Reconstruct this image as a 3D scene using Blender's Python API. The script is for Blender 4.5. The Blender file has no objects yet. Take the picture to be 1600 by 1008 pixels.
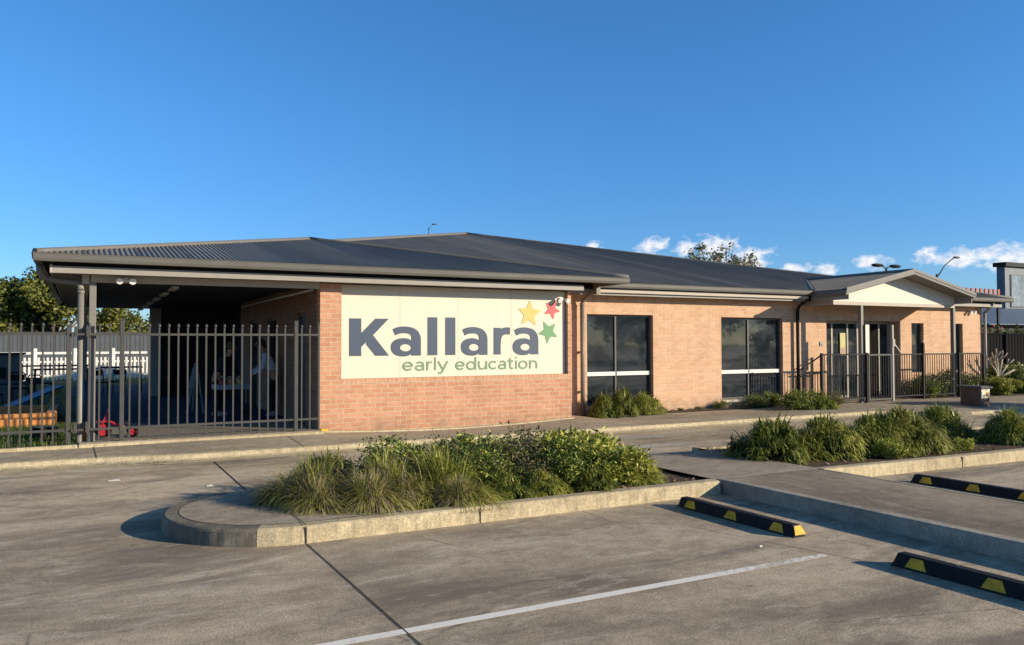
import bpy, math, random
from math import sin, cos, pi, radians, sqrt, atan2
from mathutils import Vector, Matrix
random.seed(7)
S = bpy.context.scene
COL = S.collection
R = radians

# ------------------------------------------------------------------ helpers
class MB:
    def __init__(s): s.v=[]; s.f=[]; s.m=[]; s.sm=[]
    def add(s, vs, fs, m=0, smooth=False):
        b=len(s.v); s.v+=[tuple(p) for p in vs]
        for f in fs: s.f.append(tuple(i+b for i in f)); s.m.append(m); s.sm.append(smooth)
        return s
    def box(s,x0,x1,y0,y1,z0,z1,m=0):
        v=[(x,y,z) for z in (z0,z1) for y in (y0,y1) for x in (x0,x1)]
        return s.add(v,[(0,2,3,1),(4,5,7,6),(0,1,5,4),(2,6,7,3),(0,4,6,2),(1,3,7,5)],m)
    def cbox(s,x0,x1,y0,y1,z0,z1,c=.01,m=0):
        # box with chamfered vertical and top edges
        def ring(z,d): 
            a=c
            return [(x0+d+a,y0+d,z),(x1-d-a,y0+d,z),(x1-d,y0+d+a,z),(x1-d,y1-d-a,z),(x1-d-a,y1-d,z),(x0+d+a,y1-d,z),(x0+d,y1-d-a,z),(x0+d,y0+d+a,z)]
        v=ring(z0,0)+ring(z1-c,0)+ring(z1,c)
        f=[tuple(range(7,-1,-1)),tuple(range(16,24))]
        for k in (0,8):
            for i in range(8): j=(i+1)%8; f.append((k+i,k+j,k+8+j,k+8+i))
        return s.add(v,f,m)
    def poly(s,pts,m=0): return s.add(pts,[tuple(range(len(pts)))],m)
    def prism(s,pts,d,m=0):
        # pts: 3D loop, d: extrusion vector
        n=len(pts); d=Vector(d); a=[Vector(p) for p in pts]; b=[p+d for p in a]
        f=[tuple(range(n-1,-1,-1)),tuple(range(n,2*n))]+[(i,(i+1)%n,n+(i+1)%n,n+i) for i in range(n)]
        return s.add(a+b,f,m)
    def tube(s,pts,r,n=8,m=0,caps=True,smooth=True):
        pts=[Vector(p) for p in pts]; N=len(pts)
        rs=r if isinstance(r,(list,tuple)) else [r]*N
        vs=[]; up=None
        for i,p in enumerate(pts):
            t=(pts[min(i+1,N-1)]-pts[max(i-1,0)])
            if t.length<1e-9: t=Vector((0,0,1))
            t.normalize()
            if up is None:
                up=Vector((0,0,1)) if abs(t.z)<.9 else Vector((0,1,0))
            a=t.cross(up)
            if a.length<1e-6: a=t.cross(Vector((1,.3,0)))
            a.normalize(); b=t.cross(a).normalized(); up=-b if False else b.cross(t)*0+up
            for k in range(n):
                th=2*pi*(k+.5)/n; vs.append(p+(a*cos(th)+b*sin(th))*rs[i])
        fs=[]
        for i in range(N-1):
            for k in range(n):
                j=(k+1)%n; fs.append((i*n+k,i*n+j,(i+1)*n+j,(i+1)*n+k))
        s.add(vs,fs,m,smooth)
        if caps:
            b=len(s.v)-len(vs)
            s.f.append(tuple(b+k for k in range(n-1,-1,-1))); s.m.append(m); s.sm.append(False)
            s.f.append(tuple(b+(N-1)*n+k for k in range(n))); s.m.append(m); s.sm.append(False)
        return s
    def bar(s,p,q,w,h,m=0):
        # square section bar from p to q
        p=Vector(p); q=Vector(q); t=(q-p).normalized()
        up=Vector((0,0,1)) if abs(t.z)<.95 else Vector((0,1,0))
        a=t.cross(up).normalized()*w/2; b=a.cross(t).normalized()*h/2
        v=[p-a-b,p+a-b,p+a+b,p-a+b,q-a-b,q+a-b,q+a+b,q-a+b]
        return s.add(v,[(3,2,1,0),(4,5,6,7),(0,1,5,4),(1,2,6,5),(2,3,7,6),(3,0,4,7)],m)
    def ball(s,c,r,nu=12,nv=8,m=0,sz=(1,1,1)):
        vs=[];fs=[]
        for i in range(nv+1):
            th=pi*i/nv
            for k in range(nu):
                ph=2*pi*k/nu
                vs.append((c[0]+r*sz[0]*sin(th)*cos(ph),c[1]+r*sz[1]*sin(th)*sin(ph),c[2]+r*sz[2]*cos(th)))
        for i in range(nv):
            for k in range(nu):
                j=(k+1)%nu; fs.append((i*nu+k,(i+1)*nu+k,(i+1)*nu+j,i*nu+j))
        return s.add(vs,fs,m,True)
    def build(s,name,mat,parent=None,label=None):
        me=bpy.data.meshes.new(name)
        off=wloc(parent)
        me.from_pydata([(x-off[0],y-off[1],z-off[2]) for x,y,z in s.v],[],s.f)
        ms=mat if isinstance(mat,(list,tuple)) else [mat]
        for q in ms: me.materials.append(q)
        me.polygons.foreach_set('material_index',s.m); me.polygons.foreach_set('use_smooth',s.sm)
        me.update()
        o=bpy.data.objects.new(name,me); COL.objects.link(o)
        if parent: o.parent=parent
        if label: o['label']=label
        return o
def wloc(o):
    v=Vector((0,0,0))
    while o: v=v+Vector(o.location); o=o.parent
    return v
def thing(name,label,cat,loc=(0,0,0),group=None):
    o=bpy.data.objects.new(name,None); COL.objects.link(o); o.location=loc; o.empty_display_size=.2
    o['label']=label; o['category']=cat
    if group: o['group']=group
    return o
def tag(o,label,cat,group=None,kind=None):
    o['label']=label; o['category']=cat
    if group: o['group']=group
    if kind: o['kind']=kind
    return o
def structure(o): o['kind']='structure'; return o
def dup(root,loc,rotz=0,sc=1,label=None):
    r=root.copy(); COL.objects.link(r); r.location=loc; r.rotation_euler=(0,0,rotz)
    r.scale=(sc,sc,sc) if not isinstance(sc,tuple) else sc
    if label: r['label']=label
    for ch in list(root.children):
        c=ch.copy(); COL.objects.link(c); c.parent=r
        for g in list(ch.children):
            d=g.copy(); COL.objects.link(d); d.parent=c
    return r

# ------------------------------------------------------------------ materials
def newmat(name):
    m=bpy.data.materials.new(name); m.use_nodes=True; nt=m.node_tree
    return m,nt,nt.nodes['Principled BSDF']
def N(nt,t,**k):
    n=nt.nodes.new(t)
    for a,b in k.items():
        if a in n.inputs.keys() if False else False: pass
        setattr(n,a,b)
    return n
def L(nt,a,b): nt.links.new(a,b)
def ramp(nt,fac,stops):
    r=N(nt,'ShaderNodeValToRGB'); e=r.color_ramp.elements
    while len(e)<len(stops): e.new(.5)
    for i,(p,c) in enumerate(stops):
        e[i].position=p; e[i].color=(c,c,c,1) if isinstance(c,(int,float)) else (*c,1)
    L(nt,fac,r.inputs[0]); return r.outputs[0]
def noise(nt,vec,scale,detail=6,rough=.6,dist=0):
    n=N(nt,'ShaderNodeTexNoise'); n.inputs['Scale'].default_value=scale; n.inputs['Detail'].default_value=detail
    n.inputs['Roughness'].default_value=rough; n.inputs['Distortion'].default_value=dist
    if vec is not None: L(nt,vec,n.inputs['Vector'])
    return n.outputs['Fac']
def mix(nt,fac,a,b,mode='MIX'):
    n=N(nt,'ShaderNodeMix',data_type='RGBA',blend_type=mode)
    for s,v in ((n.inputs[0],fac),(n.inputs[6],a),(n.inputs[7],b)):
        if isinstance(v,(int,float)): s.default_value=v
        elif isinstance(v,tuple): s.default_value=(*v,1)
        else: L(nt,v,s)
    return n.outputs[2]
def math_(nt,op,a,b=None,c=None):
    n=N(nt,'ShaderNodeMath',operation=op)
    for i,v in enumerate((a,b,c)):
        if v is None: continue
        if isinstance(v,(int,float)): n.inputs[i].default_value=v
        else: L(nt,v,n.inputs[i])
    return n.outputs[0]
def pos(nt,scale=None,obj=False):
    if obj: p=N(nt,'ShaderNodeTexCoord').outputs['Object']
    else: p=N(nt,'ShaderNodeNewGeometry').outputs['Position']
    if scale:
        m=N(nt,'ShaderNodeMapping'); m.inputs['Scale'].default_value=scale; L(nt,p,m.inputs['Vector']); p=m.outputs[0]
    return p
def bump(nt,bs,h,strength=.3,dist=.01):
    b=N(nt,'ShaderNodeBump'); b.inputs['Strength'].default_value=strength; b.inputs['Distance'].default_value=dist
    L(nt,h,b.inputs['Height']); L(nt,b.outputs[0],bs.inputs['Normal'])
def paint(name,col,rough=.5,var=.12,scale=3,metal=0,spec=.3,bmp=0):
    m,nt,b=newmat(name); p=pos(nt,obj=True)
    n=noise(nt,p,scale,5); n2=noise(nt,p,scale*9,4)
    f=ramp(nt,n,[(.3,1-var),(.7,1+var*.4)]); c=mix(nt,1.0,col,f,'MULTIPLY')
    f2=ramp(nt,n2,[(.35,1-var*.6),(.65,1)]); c=mix(nt,1.0,c,f2,'MULTIPLY')
    L(nt,c,b.inputs['Base Color']); b.inputs['Roughness'].default_value=rough; b.inputs['Metallic'].default_value=metal
    b.inputs['Specular IOR Level'].default_value=spec
    if bmp: bump(nt,b,n2,bmp,.004)
    return m
def concrete(name,base,dark,light,joint=None,streak=(1,1,1),stain=1.0,speck=1.0):
    m,nt,b=newmat(name); p=pos(nt); stain*=1.15; speck*=1.15
    big=noise(nt,pos(nt,streak),.55,6,.6,.6)
    med=noise(nt,pos(nt,tuple(q*1.3 for q in streak)),2.6,7,.65,.4)
    fine=noise(nt,p,55,3,.7); grit=noise(nt,p,190,2,.6); blot=noise(nt,p,8,5,.65,.5)
    c=mix(nt,ramp(nt,big,[(.36,0),(.62,1)]),dark,base)
    c=mix(nt,ramp(nt,med,[(.5,0),(.74,.65*stain)]),c,light)
    c=mix(nt,ramp(nt,med,[(.28,.6*stain),(.46,0)]),c,dark)
    c=mix(nt,1.0,c,ramp(nt,blot,[(.3,.78),(.6,1.08)]),'MULTIPLY')
    c=mix(nt,1.0,c,ramp(nt,fine,[(.3,1-.25*speck),(.7,1+.2*speck)]),'MULTIPLY')
    c=mix(nt,1.0,c,ramp(nt,grit,[(.3,1-.3*speck),(.7,1+.28*speck)]),'MULTIPLY')
    L(nt,c,b.inputs['Base Color']); b.inputs['Roughness'].default_value=.9; b.inputs['Specular IOR Level'].default_value=.25
    h=mix(nt,.4,fine,grit); bump(nt,b,h,.42*speck,.007)
    return m,nt,b,c

def brickmat(name,c1,c2,mortar,w=.24,h=.086,vertical=False,horizontal_plane=False):
    m,nt,b=newmat(name)
    sp=N(nt,'ShaderNodeSeparateXYZ'); L(nt,pos(nt),sp.inputs[0])
    u=math_(nt,'ADD',sp.outputs[0],sp.outputs[1]); v=sp.outputs[2]
    cb=N(nt,'ShaderNodeCombineXYZ')
    L(nt,u,cb.inputs[0]); L(nt,v,cb.inputs[1])
    br=N(nt,'ShaderNodeTexBrick'); br.offset=.5 if not vertical else 0
    L(nt,cb.outputs[0],br.inputs['Vector'])
    br.inputs['Scale'].default_value=1; br.inputs['Brick Width'].default_value=w; br.inputs['Row Height'].default_value=h
    br.inputs['Mortar Size'].default_value=.0075; br.inputs['Mortar Smooth'].default_value=.25; br.inputs['Bias'].default_value=0
    br.inputs['Color1'].default_value=(0,0,0,1); br.inputs['Color2'].default_value=(1,1,1,1); br.inputs['Mortar'].default_value=(.5,.5,.5,1)
    col=mix(nt,br.outputs['Color'],c1,c2)
    # wide tone drift + grain on each brick
    col=mix(nt,1.0,col,ramp(nt,noise(nt,pos(nt),1.1,4,.6),[(.3,.93),(.7,1.05)]),'MULTIPLY')
    col=mix(nt,1.0,col,ramp(nt,noise(nt,pos(nt),38,4,.7),[(.3,.8),(.7,1.14)]),'MULTIPLY')
    mo=mix(nt,1.0,mortar,ramp(nt,noise(nt,pos(nt),14,4,.6),[(.3,.8),(.7,1.1)]),'MULTIPLY')
    col=mix(nt,br.outputs['Fac'],col,mo)
    # splash dirt low on the wall
    dirt=math_(nt,'MULTIPLY',ramp(nt,v,[(0.0,1),(.22,0)]),ramp(nt,noise(nt,pos(nt),5,5,.7),[(.35,0),(.65,.6)]))
    col=mix(nt,dirt,col,(.2,.15,.11))
    col=mix(nt,1.0,col,ramp(nt,noise(nt,pos(nt,(2.2,2.2,.16)),1.5,5,.65),[(.32,.90),(.55,1.02)]),'MULTIPLY')
    L(nt,col,b.inputs['Base Color']); b.inputs['Roughness'].default_value=.88; b.inputs['Specular IOR Level'].default_value=.25
    hh=math_(nt,'SUBTRACT',noise(nt,pos(nt),60,3,.6),math_(nt,'MULTIPLY',br.outputs['Fac'],2.2))
    bump(nt,b,hh,.55,.005)
    return m
def leafmat(name,c1,c2,c3,sc=6,trans=.25,rough=.5):
    m,nt,b=newmat(name)
    oi=N(nt,'ShaderNodeObjectInfo'); p=pos(nt,obj=True)
    n=noise(nt,p,sc,3,.7); n2=noise(nt,p,sc*8,2,.6)
    c=mix(nt,ramp(nt,n,[(.35,0),(.65,1)]),c1,c2)
    c=mix(nt,ramp(nt,n2,[(.58,0),(.74,.85)]),c,c3)
    c=mix(nt,1.0,c,ramp(nt,oi.outputs['Random'],[(0,.78),(1,1.15)]),'MULTIPLY')
    L(nt,c,b.inputs['Base Color']); b.inputs['Roughness'].default_value=rough; b.inputs['Specular IOR Level'].default_value=.35
    tr=N(nt,'ShaderNodeBsdfTranslucent'); L(nt,c,tr.inputs[0])
    mx=N(nt,'ShaderNodeMixShader'); mx.inputs[0].default_value=trans
    L(nt,b.outputs[0],mx.inputs[1]); L(nt,tr.outputs[0],mx.inputs[2]); L(nt,mx.outputs[0],nt.nodes['Material Output'].inputs[0])
    return m

M_road,nt,b,c=concrete('car_park_concrete',(.60,.49,.345),(.35,.28,.195),(.70,.60,.45),streak=(.5,1.35,1),stain=.65,speck=1.35)
# darker tyre-worn drifts across the slab and fine hair cracks
vo=N(nt,'ShaderNodeTexVoronoi',feature='DISTANCE_TO_EDGE'); vo.inputs['Scale'].default_value=.55
pp=mix(nt,.1,pos(nt),N(nt,'ShaderNodeTexNoise').outputs['Color']); L(nt,pp,vo.inputs['Vector'])
crack=math_(nt,'MULTIPLY',ramp(nt,vo.outputs['Distance'],[(0,.55),(.006,0)]),ramp(nt,noise(nt,pos(nt),.7,2),[(.5,0),(.6,1)]))
c=mix(nt,crack,c,(.07,.06,.05))
tyre=ramp(nt,noise(nt,pos(nt,(.45,1.5,1)),.75,6,.68,.5),[(.48,0),(.62,.78)])
c=mix(nt,tyre,c,(.19,.155,.115))
sx=N(nt,'ShaderNodeSeparateXYZ'); L(nt,pos(nt),sx.inputs[0]); c=mix(nt,1.0,c,ramp(nt,math_(nt,'GREATER_THAN',sx.outputs[0],1.7),[(0,1.0),(1,.93)]),'MULTIPLY')
v2=N(nt,'ShaderNodeTexVoronoi'); v2.inputs['Scale'].default_value=2.3; v2.inputs['Randomness'].default_value=1; L(nt,pos(nt),v2.inputs['Vector'])
spot=math_(nt,'MULTIPLY',ramp(nt,v2.outputs['Distance'],[(.03,.6),(.09,0)]),ramp(nt,noise(nt,pos(nt),1.3,3),[(.5,0),(.6,1)])); c=mix(nt,spot,c,(.09,.075,.06))
v3=N(nt,'ShaderNodeTexVoronoi'); v3.inputs['Scale'].default_value=26; L(nt,pos(nt),v3.inputs['Vector'])
peb=math_(nt,'MULTIPLY',ramp(nt,v3.outputs['Distance'],[(.10,.7),(.17,0)]),ramp(nt,noise(nt,pos(nt),9,2),[(.52,0),(.6,1)])); c=mix(nt,peb,c,(.66,.6,.5))
wc=noise(nt,pos(nt,(.5,1.2,1)),2.1,8,.75,1.4); c=mix(nt,ramp(nt,wc,[(.56,0),(.60,.4),(.64,0)]),c,(.68,.60,.47)); L(nt,c,b.inputs['Base Color'])
M_path,_,_,_=concrete('footpath_concrete',(.40,.335,.245),(.27,.225,.165),(.52,.44,.33),streak=(.6,1.5,1))
M_walk,_,_,_=concrete('walkway_concrete',(.34,.275,.195),(.20,.16,.115),(.42,.35,.25),streak=(1.3,.5,1))
M_walk2,_,_,_=concrete('ramp_concrete',(.38,.32,.24),(.28,.235,.18),(.48,.41,.31),streak=(.7,1.2,1))
M_kerb,nt,b,c=concrete('kerb_concrete',(.56,.47,.30),(.44,.36,.23),(.66,.57,.39),streak=(1,1,1),stain=.7)
gr=math_(nt,'MULTIPLY',ramp(nt,noise(nt,pos(nt,(9,9,1.2)),2.2,5,.7),[(.5,0),(.72,.55)]),1)
c=mix(nt,gr,c,(.13,.115,.085)); L(nt,c,b.inputs['Base Color'])
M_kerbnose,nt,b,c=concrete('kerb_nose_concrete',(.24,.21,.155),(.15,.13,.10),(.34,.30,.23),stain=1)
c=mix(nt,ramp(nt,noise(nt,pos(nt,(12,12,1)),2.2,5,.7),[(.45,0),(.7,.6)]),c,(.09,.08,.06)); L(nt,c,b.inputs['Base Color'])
M_patch,_,_,_=concrete('pale_patch',(.44,.4,.33),(.34,.3,.24),(.52,.48,.4))
M_soil=concrete('mulch',(.12,.085,.055),(.06,.042,.03),(.2,.15,.1),speck=1.6)[0]
M_lawn=concrete('lawn',(.10,.13,.035),(.06,.085,.025),(.16,.17,.06),speck=1.6)[0]
M_soft=paint('blue_softfall',(.016,.026,.07),.85,.25,4,bmp=.3)
M_joint=paint('joint_sealant',(.035,.03,.026),.9)
M_brickA=brickmat('brick_salmon',(.485,.235,.135),(.57,.30,.185),(.58,.46,.33))
M_brickB=brickmat('brick_apricot',(.57,.335,.20),(.66,.41,.258),(.60,.49,.36))
M_sill=brickmat('brick_rowlock',(.50,.25,.15),(.60,.32,.19),(.62,.48,.34),w=.086,h=.4,vertical=True)
M_brickInShade=brickmat('brick_inner_shaded',(.26,.115,.07),(.34,.16,.10),(.30,.22,.16))  # wing brick darkened, verandah shade put into the colour
M_brickbox=paint('brown_brick',(.20,.115,.08),.85,.3,8)
M_roof=paint('roof_steel',(.20,.187,.166),.55,.1,.6,metal=0,spec=.2)
nt=M_roof.node_tree; b=nt.nodes['Principled BSDF']; old=b.inputs['Base Color'].links[0].from_socket
sx=N(nt,'ShaderNodeSeparateXYZ'); L(nt,pos(nt),sx.inputs[0]); fl_=math_(nt,'FLOOR',math_(nt,'DIVIDE',sx.outputs[0],.762))
wn=N(nt,'ShaderNodeTexWhiteNoise',noise_dimensions='1D'); L(nt,fl_,wn.inputs['W'])
c=mix(nt,1.0,old,ramp(nt,wn.outputs['Value'],[(0,.82),(1,1.1)]),'MULTIPLY')
lap=ramp(nt,math_(nt,'FRACT',math_(nt,'DIVIDE',sx.outputs[0],.762)),[(0,.45),(.035,.45),(.05,1)])
c=mix(nt,1.0,c,lap,'MULTIPLY'); c=mix(nt,1.0,c,ramp(nt,noise(nt,pos(nt,(1,.12,1)),2.2,5,.6),[(.3,.85),(.7,1.1)]),'MULTIPLY'); L(nt,c,b.inputs['Base Color'])
M_cap=paint('roof_capping',(.16,.15,.135),.5,.1)
M_gutter=paint('gutter_paint',(.14,.134,.12),.45,.12)
M_fascia=paint('fascia_paint',(.32,.30,.265),.5,.1)
M_beam=paint('beam_paint',(.46,.40,.33),.6,.08)
M_soffit=paint('soffit_sheet',(.24,.22,.195),.75,.08)
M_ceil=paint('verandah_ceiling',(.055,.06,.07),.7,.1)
M_post=paint('post_paint',(.215,.20,.175),.45,.12)
M_pipe=paint('downpipe_paint',(.20,.185,.16),.45,.12)
M_panel=paint('sign_panel_cream',(.70,.635,.51),.55,.03,.8)
M_gable=paint('gable_cream',(.68,.63,.53),.6,.03)
M_navy=paint('sign_slate_blue',(.068,.092,.135),.5,.05)
M_sgreen=paint('sign_green',(.17,.29,.17),.5,.05)
M_yel=paint('sign_yellow',(.60,.48,.15),.5,.05)
M_red=paint('sign_red',(.62,.11,.11),.5,.05)
M_stgreen=paint('sign_leaf_green',(.15,.32,.15),.5,.05)
M_seam=paint('panel_seam',(.62,.55,.42),.7)
M_fence=paint('fence_steel',(.075,.073,.068),.42,.15,4)
M_fencelight=paint('gate_steel_pale',(.36,.34,.30),.4,.12,4)
M_dark=paint('charcoal_steel',(.020,.020,.021),.6,.15,4,spec=.15)
M_alu=paint('window_frame_grey',(.09,.09,.088),.5,.08)
M_aluw=paint('window_transom_white',(.74,.72,.68),.35,.05)
M_white=paint('white_paint',(.78,.76,.72),.5,.08)
M_black=paint('black_rubber',(.010,.010,.011),.7,.5,7,bmp=.3)
M_syel=paint('wheel_stop_yellow',(.95,.49,.03),.6,.4,12)
M_interior=paint('dark_interior',(.012,.012,.013),.8)
m,nt,b=newmat('dark_glass'); M_glass=m
b.inputs['Roughness'].default_value=.03; b.inputs['Specular IOR Level'].default_value=.5
gn=noise(nt,pos(nt,(1,1,1.6)),1.3,4,.6,.8); L(nt,mix(nt,ramp(nt,gn,[(.4,0),(.65,1)]),(.014,.019,.024),(.038,.046,.054)),b.inputs['Base Color'])
gb=noise(nt,pos(nt),1.2,2); bump(nt,b,gb,.04,.02)
# worn paint line: real paint, scuffed through to the concrete
m,nt,b=newmat('worn_line_paint'); M_line=m
n1=noise(nt,pos(nt),22,6,.75); n2=noise(nt,pos(nt),2.2,3)
w=math_(nt,'ADD',n1,math_(nt,'MULTIPLY',n2,.45))
sx=N(nt,'ShaderNodeSeparateXYZ'); L(nt,pos(nt),sx.inputs[0])
wear=math_(nt,'SUBTRACT',w,ramp(nt,math_(nt,'MULTIPLY',math_(nt,'SUBTRACT',sx.outputs[0],3.6),.5),[(0,0),(.55,.16),(1,.36)]))
L(nt,ramp(nt,wear,[(.42,(.45,.38,.28)),(.60,(.86,.82,.72))]),b.inputs['Base Color']); b.inputs['Roughness'].default_value=.8

M_grassA=leafmat('strap_leaf_green',(.27,.29,.05),(.48,.47,.09),(.5,.44,.2),5,.18)
M_grassB=leafmat('strap_leaf_dark',(.15,.17,.03),(.30,.32,.055),(.44,.42,.14),5,.15)
M_grassC=leafmat('strap_leaf_deep',(.05,.085,.018),(.11,.16,.03),(.2,.24,.06),6,.15)
M_grassD=leafmat('strap_leaf_dry',(.24,.19,.11),(.36,.30,.18),(.16,.15,.06),5,.2)
M_leafA=leafmat('shrub_leaf_light',(.27,.30,.04),(.47,.46,.07),(.5,.5,.13),7,.18)
M_leafB=leafmat('shrub_leaf_purple',(.17,.17,.06),(.24,.19,.11),(.36,.38,.09),7,.15)
M_leafC=leafmat('shrub_leaf_dark',(.08,.115,.02),(.17,.22,.04),(.27,.31,.07),7,.15)
M_treeA=leafmat('tree_leaf_olive',(.16,.17,.03),(.30,.30,.055),(.38,.36,.09),1.2,.25)
M_treeB=leafmat('tree_leaf_dark',(.05,.07,.018),(.12,.14,.03),(.22,.23,.06),1.2,.25)
M_gum=leafmat('gum_leaf_grey',(.32,.30,.19),(.46,.42,.27),(.5,.40,.26),1.2,.2)
M_bark=paint('bark',(.16,.12,.085),.9,.3,6,bmp=.5)
M_barkpale=paint('bark_pale',(.38,.33,.27),.85,.25,6,bmp=.4)
M_twig=paint('twig',(.13,.09,.06),.9,.3,10)

# ------------------------------------------------------------------ camera
F_PX=1256.; yaw,pit,rol=R(28.09),R(1.53),R(-.19); HC=1.5
cam=bpy.data.cameras.new('camera'); cam.sensor_fit='HORIZONTAL'; cam.sensor_width=36; cam.lens=F_PX/1600*36
cam.clip_start=.05; cam.clip_end=3000
co=bpy.data.objects.new('camera',cam); COL.objects.link(co); S.camera=co
Fw=Vector((sin(yaw)*cos(pit),cos(yaw)*cos(pit),sin(pit))); R0=Vector((cos(yaw),-sin(yaw),0)); U0=R0.cross(Fw)
Rt=R0*cos(rol)+U0*sin(rol); Up=-R0*sin(rol)+U0*cos(rol)
mt=Matrix((Rt,Up,-Fw)).transposed().to_4x4(); mt.translation=(0,0,HC); co.matrix_world=mt

# ------------------------------------------------------------------ light
sd=Vector((.678,-.678,.288)).normalized()
sun=bpy.data.lights.new('sun','SUN'); sun.energy=5.0; sun.angle=R(.5); sun.color=(1,.86,.65)
so=bpy.data.objects.new('sun',sun); COL.objects.link(so); so.rotation_euler=sd.to_track_quat('Z','Y').to_euler(); so.location=(20,-20,20)
W=bpy.data.worlds.new('World'); S.world=W; W.use_nodes=True; nt=W.node_tree
bg=nt.nodes['Background']; sky=N(nt,'ShaderNodeTexSky',sky_type='NISHITA'); sky.sun_disc=False
sky.sun_elevation=math.asin(sd.z); sky.sun_rotation=R(135); sky.altitude=0; sky.air_density=1.0; sky.dust_density=.25; sky.ozone_density=3.2
hs=N(nt,'ShaderNodeHueSaturation'); hs.inputs['Saturation'].default_value=1.12; hs.inputs['Value'].default_value=1.0
L(nt,sky.outputs[0],hs.inputs['Color'])
tc=N(nt,'ShaderNodeTexCoord'); sp=N(nt,'ShaderNodeSeparateXYZ'); L(nt,tc.outputs['Generated'],sp.inputs[0])
az=math_(nt,'ARCTAN2',sp.outputs[0],sp.outputs[1]); el=math_(nt,'ARCSINE',sp.outputs[2])
cb=N(nt,'ShaderNodeCombineXYZ'); L(nt,math_(nt,'MULTIPLY',az,57.2958),cb.inputs[0]); L(nt,math_(nt,'MULTIPLY',el,57.2958),cb.inputs[1])
def pix_dir(x,y):
    d=(Fw+Rt*((x-800)/F_PX)-Up*((y-504)/F_PX)).normalized(); return math.degrees(atan2(d.x,d.y)),math.degrees(math.asin(d.z))
acc=None
# small fair-weather cumulus along the eastern horizon: (azimuth, elevation, half width, half height) in degrees
for a,e,ra,re in ((33.9,7.3,.7,.35),(38.0,7.35,1.35,.55),(40.3,7.1,1.0,.6),(42.5,6.9,1.4,1.0),(44.8,6.1,1.5,.8),(47.5,5.4,1.2,.4),(49.5,5.3,.9,.45),(52.3,5.6,1.1,.45),(57.2,5.7,2.1,.6),(55.4,6.15,.6,.4),(60.3,5.6,3.2,.9),(63,6.3,2.5,.6),(70,6,4,1.4),(80,7,5,2)):
    s1=N(nt,'ShaderNodeVectorMath',operation='SUBTRACT'); L(nt,cb.outputs[0],s1.inputs[0]); s1.inputs[1].default_value=(a,e-.45,0)
    s2=N(nt,'ShaderNodeVectorMath',operation='MULTIPLY'); L(nt,s1.outputs[0],s2.inputs[0]); s2.inputs[1].default_value=(1/ra,1/re,0)
    s3=N(nt,'ShaderNodeVectorMath',operation='LENGTH'); L(nt,s2.outputs[0],s3.inputs[0])
    v=math_(nt,'SUBTRACT',1.3,s3.outputs['Value']); acc=v if acc is None else math_(nt,'MAXIMUM',acc,v)
mp=N(nt,'ShaderNodeMapping'); mp.inputs['Scale'].default_value=(1,1.5,1); L(nt,cb.outputs[0],mp.inputs[0])
cn=noise(nt,mp.outputs[0],.9,7,.62,.3)
cf=math_(nt,'ADD',acc,math_(nt,'MULTIPLY',math_(nt,'SUBTRACT',cn,.5),3.2))
cfac=ramp(nt,cf,[(.2,0),(1.25,.85)])
hor=math_(nt,'MULTIPLY',el,1/1.2)
tint=ramp(nt,hor,[(0,(.72,.98,1.5)),(.10,(.64,1.0,1.46)),(.22,(.72,1.16,1.54)),(.36,(.76,1.25,1.56)),(.55,(.66,.84,.92)),(1,(.52,.60,.62))])
skt=mix(nt,1.0,hs.outputs[0],tint,'MULTIPLY')
sh=ramp(nt,noise(nt,mp.outputs[0],1.6,4),[(.35,(6.2,6.5,7.3)),(.65,(9.6,9.4,9.3))])
skyc=mix(nt,cfac,skt,sh); L(nt,skyc,bg.inputs[0]); bg.inputs[1].default_value=.092
S.view_settings.view_transform='Standard'; S.view_settings.look='None'; S.view_settings.gamma=1; S.view_settings.exposure=0.4
S.render.engine='CYCLES'; S.render.resolution_x=1024; S.render.resolution_y=645

# ------------------------------------------------------------------ ground
ZR=-.2
def noisy(x,y): return 0
m=MB(); m.poly([(-900,-900,ZR-.012),(900,-900,ZR-.012),(900,900,ZR-.012),(-900,900,ZR-.012)])
structure(m.build('ground',M_lawn))
m=MB(); m.poly([(-60,-60,ZR),(90,-60,ZR),(90,12.9,ZR),(-60,12.9,ZR)]); structure(m.build('car_park',M_road))
# kerb line and footpath grid
def kerbY(x): 
    if x<16.6: return 12.72+(.25 if x<.2 else max(0,.25-(x-.2)*.25/1.2))
    if x<18.3: return 12.72-(x-16.6)*.75
    return 11.45
def zp(x,y):
    t=min(1,max(0,(y-kerbY(x))/1.4))
    if x<3.5: zb=-.05
    elif x<9.2: zb=-.05-.085*max(0,sin((x-3.5)/5.7*pi))
    elif x<15: zb=-.05-(min(1,(x-9.2)/.8))*.085
    elif x<19: zb=-.135+(x-15)/4*.08
    else: zb=-.055
    return -.115*(1-t)+zb*t + (.045*t*(1-t)*0)
xs=[-60,-40,-20,-10,-6,-4]+[-3+.25*i for i in range(133)]+[31,34,40,60,90]
m=MB(); ny=8; yend=lambda x: 14.12 if x<3.74 else (14.34 if x<9.0 else (15.42 if x<16.5 else (15.72 if x<25.1 else 19)))
vs=[];fs=[]
for x in xs:
    k=kerbY(x)+.14
    for j in range(ny+1):
        y=k+(yend(x)-k)*j/ny; vs.append((x,y,zp(x,y)))
for i in range(len(xs)-1):
    for j in range(ny):
        a=i*(ny+1)+j; fs.append((a,a+ny+1,a+ny+2,a+1))
m.add(vs,fs,0,True); structure(m.build('footpath',M_path))
m=MB(); vs=[];fs=[]
for x in xs:
    k=kerbY(x)
    vs+=[(x,k-.30,ZR+.004),(x,k-.06,ZR+.012),(x,k,ZR+.03),(x,k+.03,-.125),(x,k+.05,-.112),(x,k+.14,zp(x,k+.14)+.002)]
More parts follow.
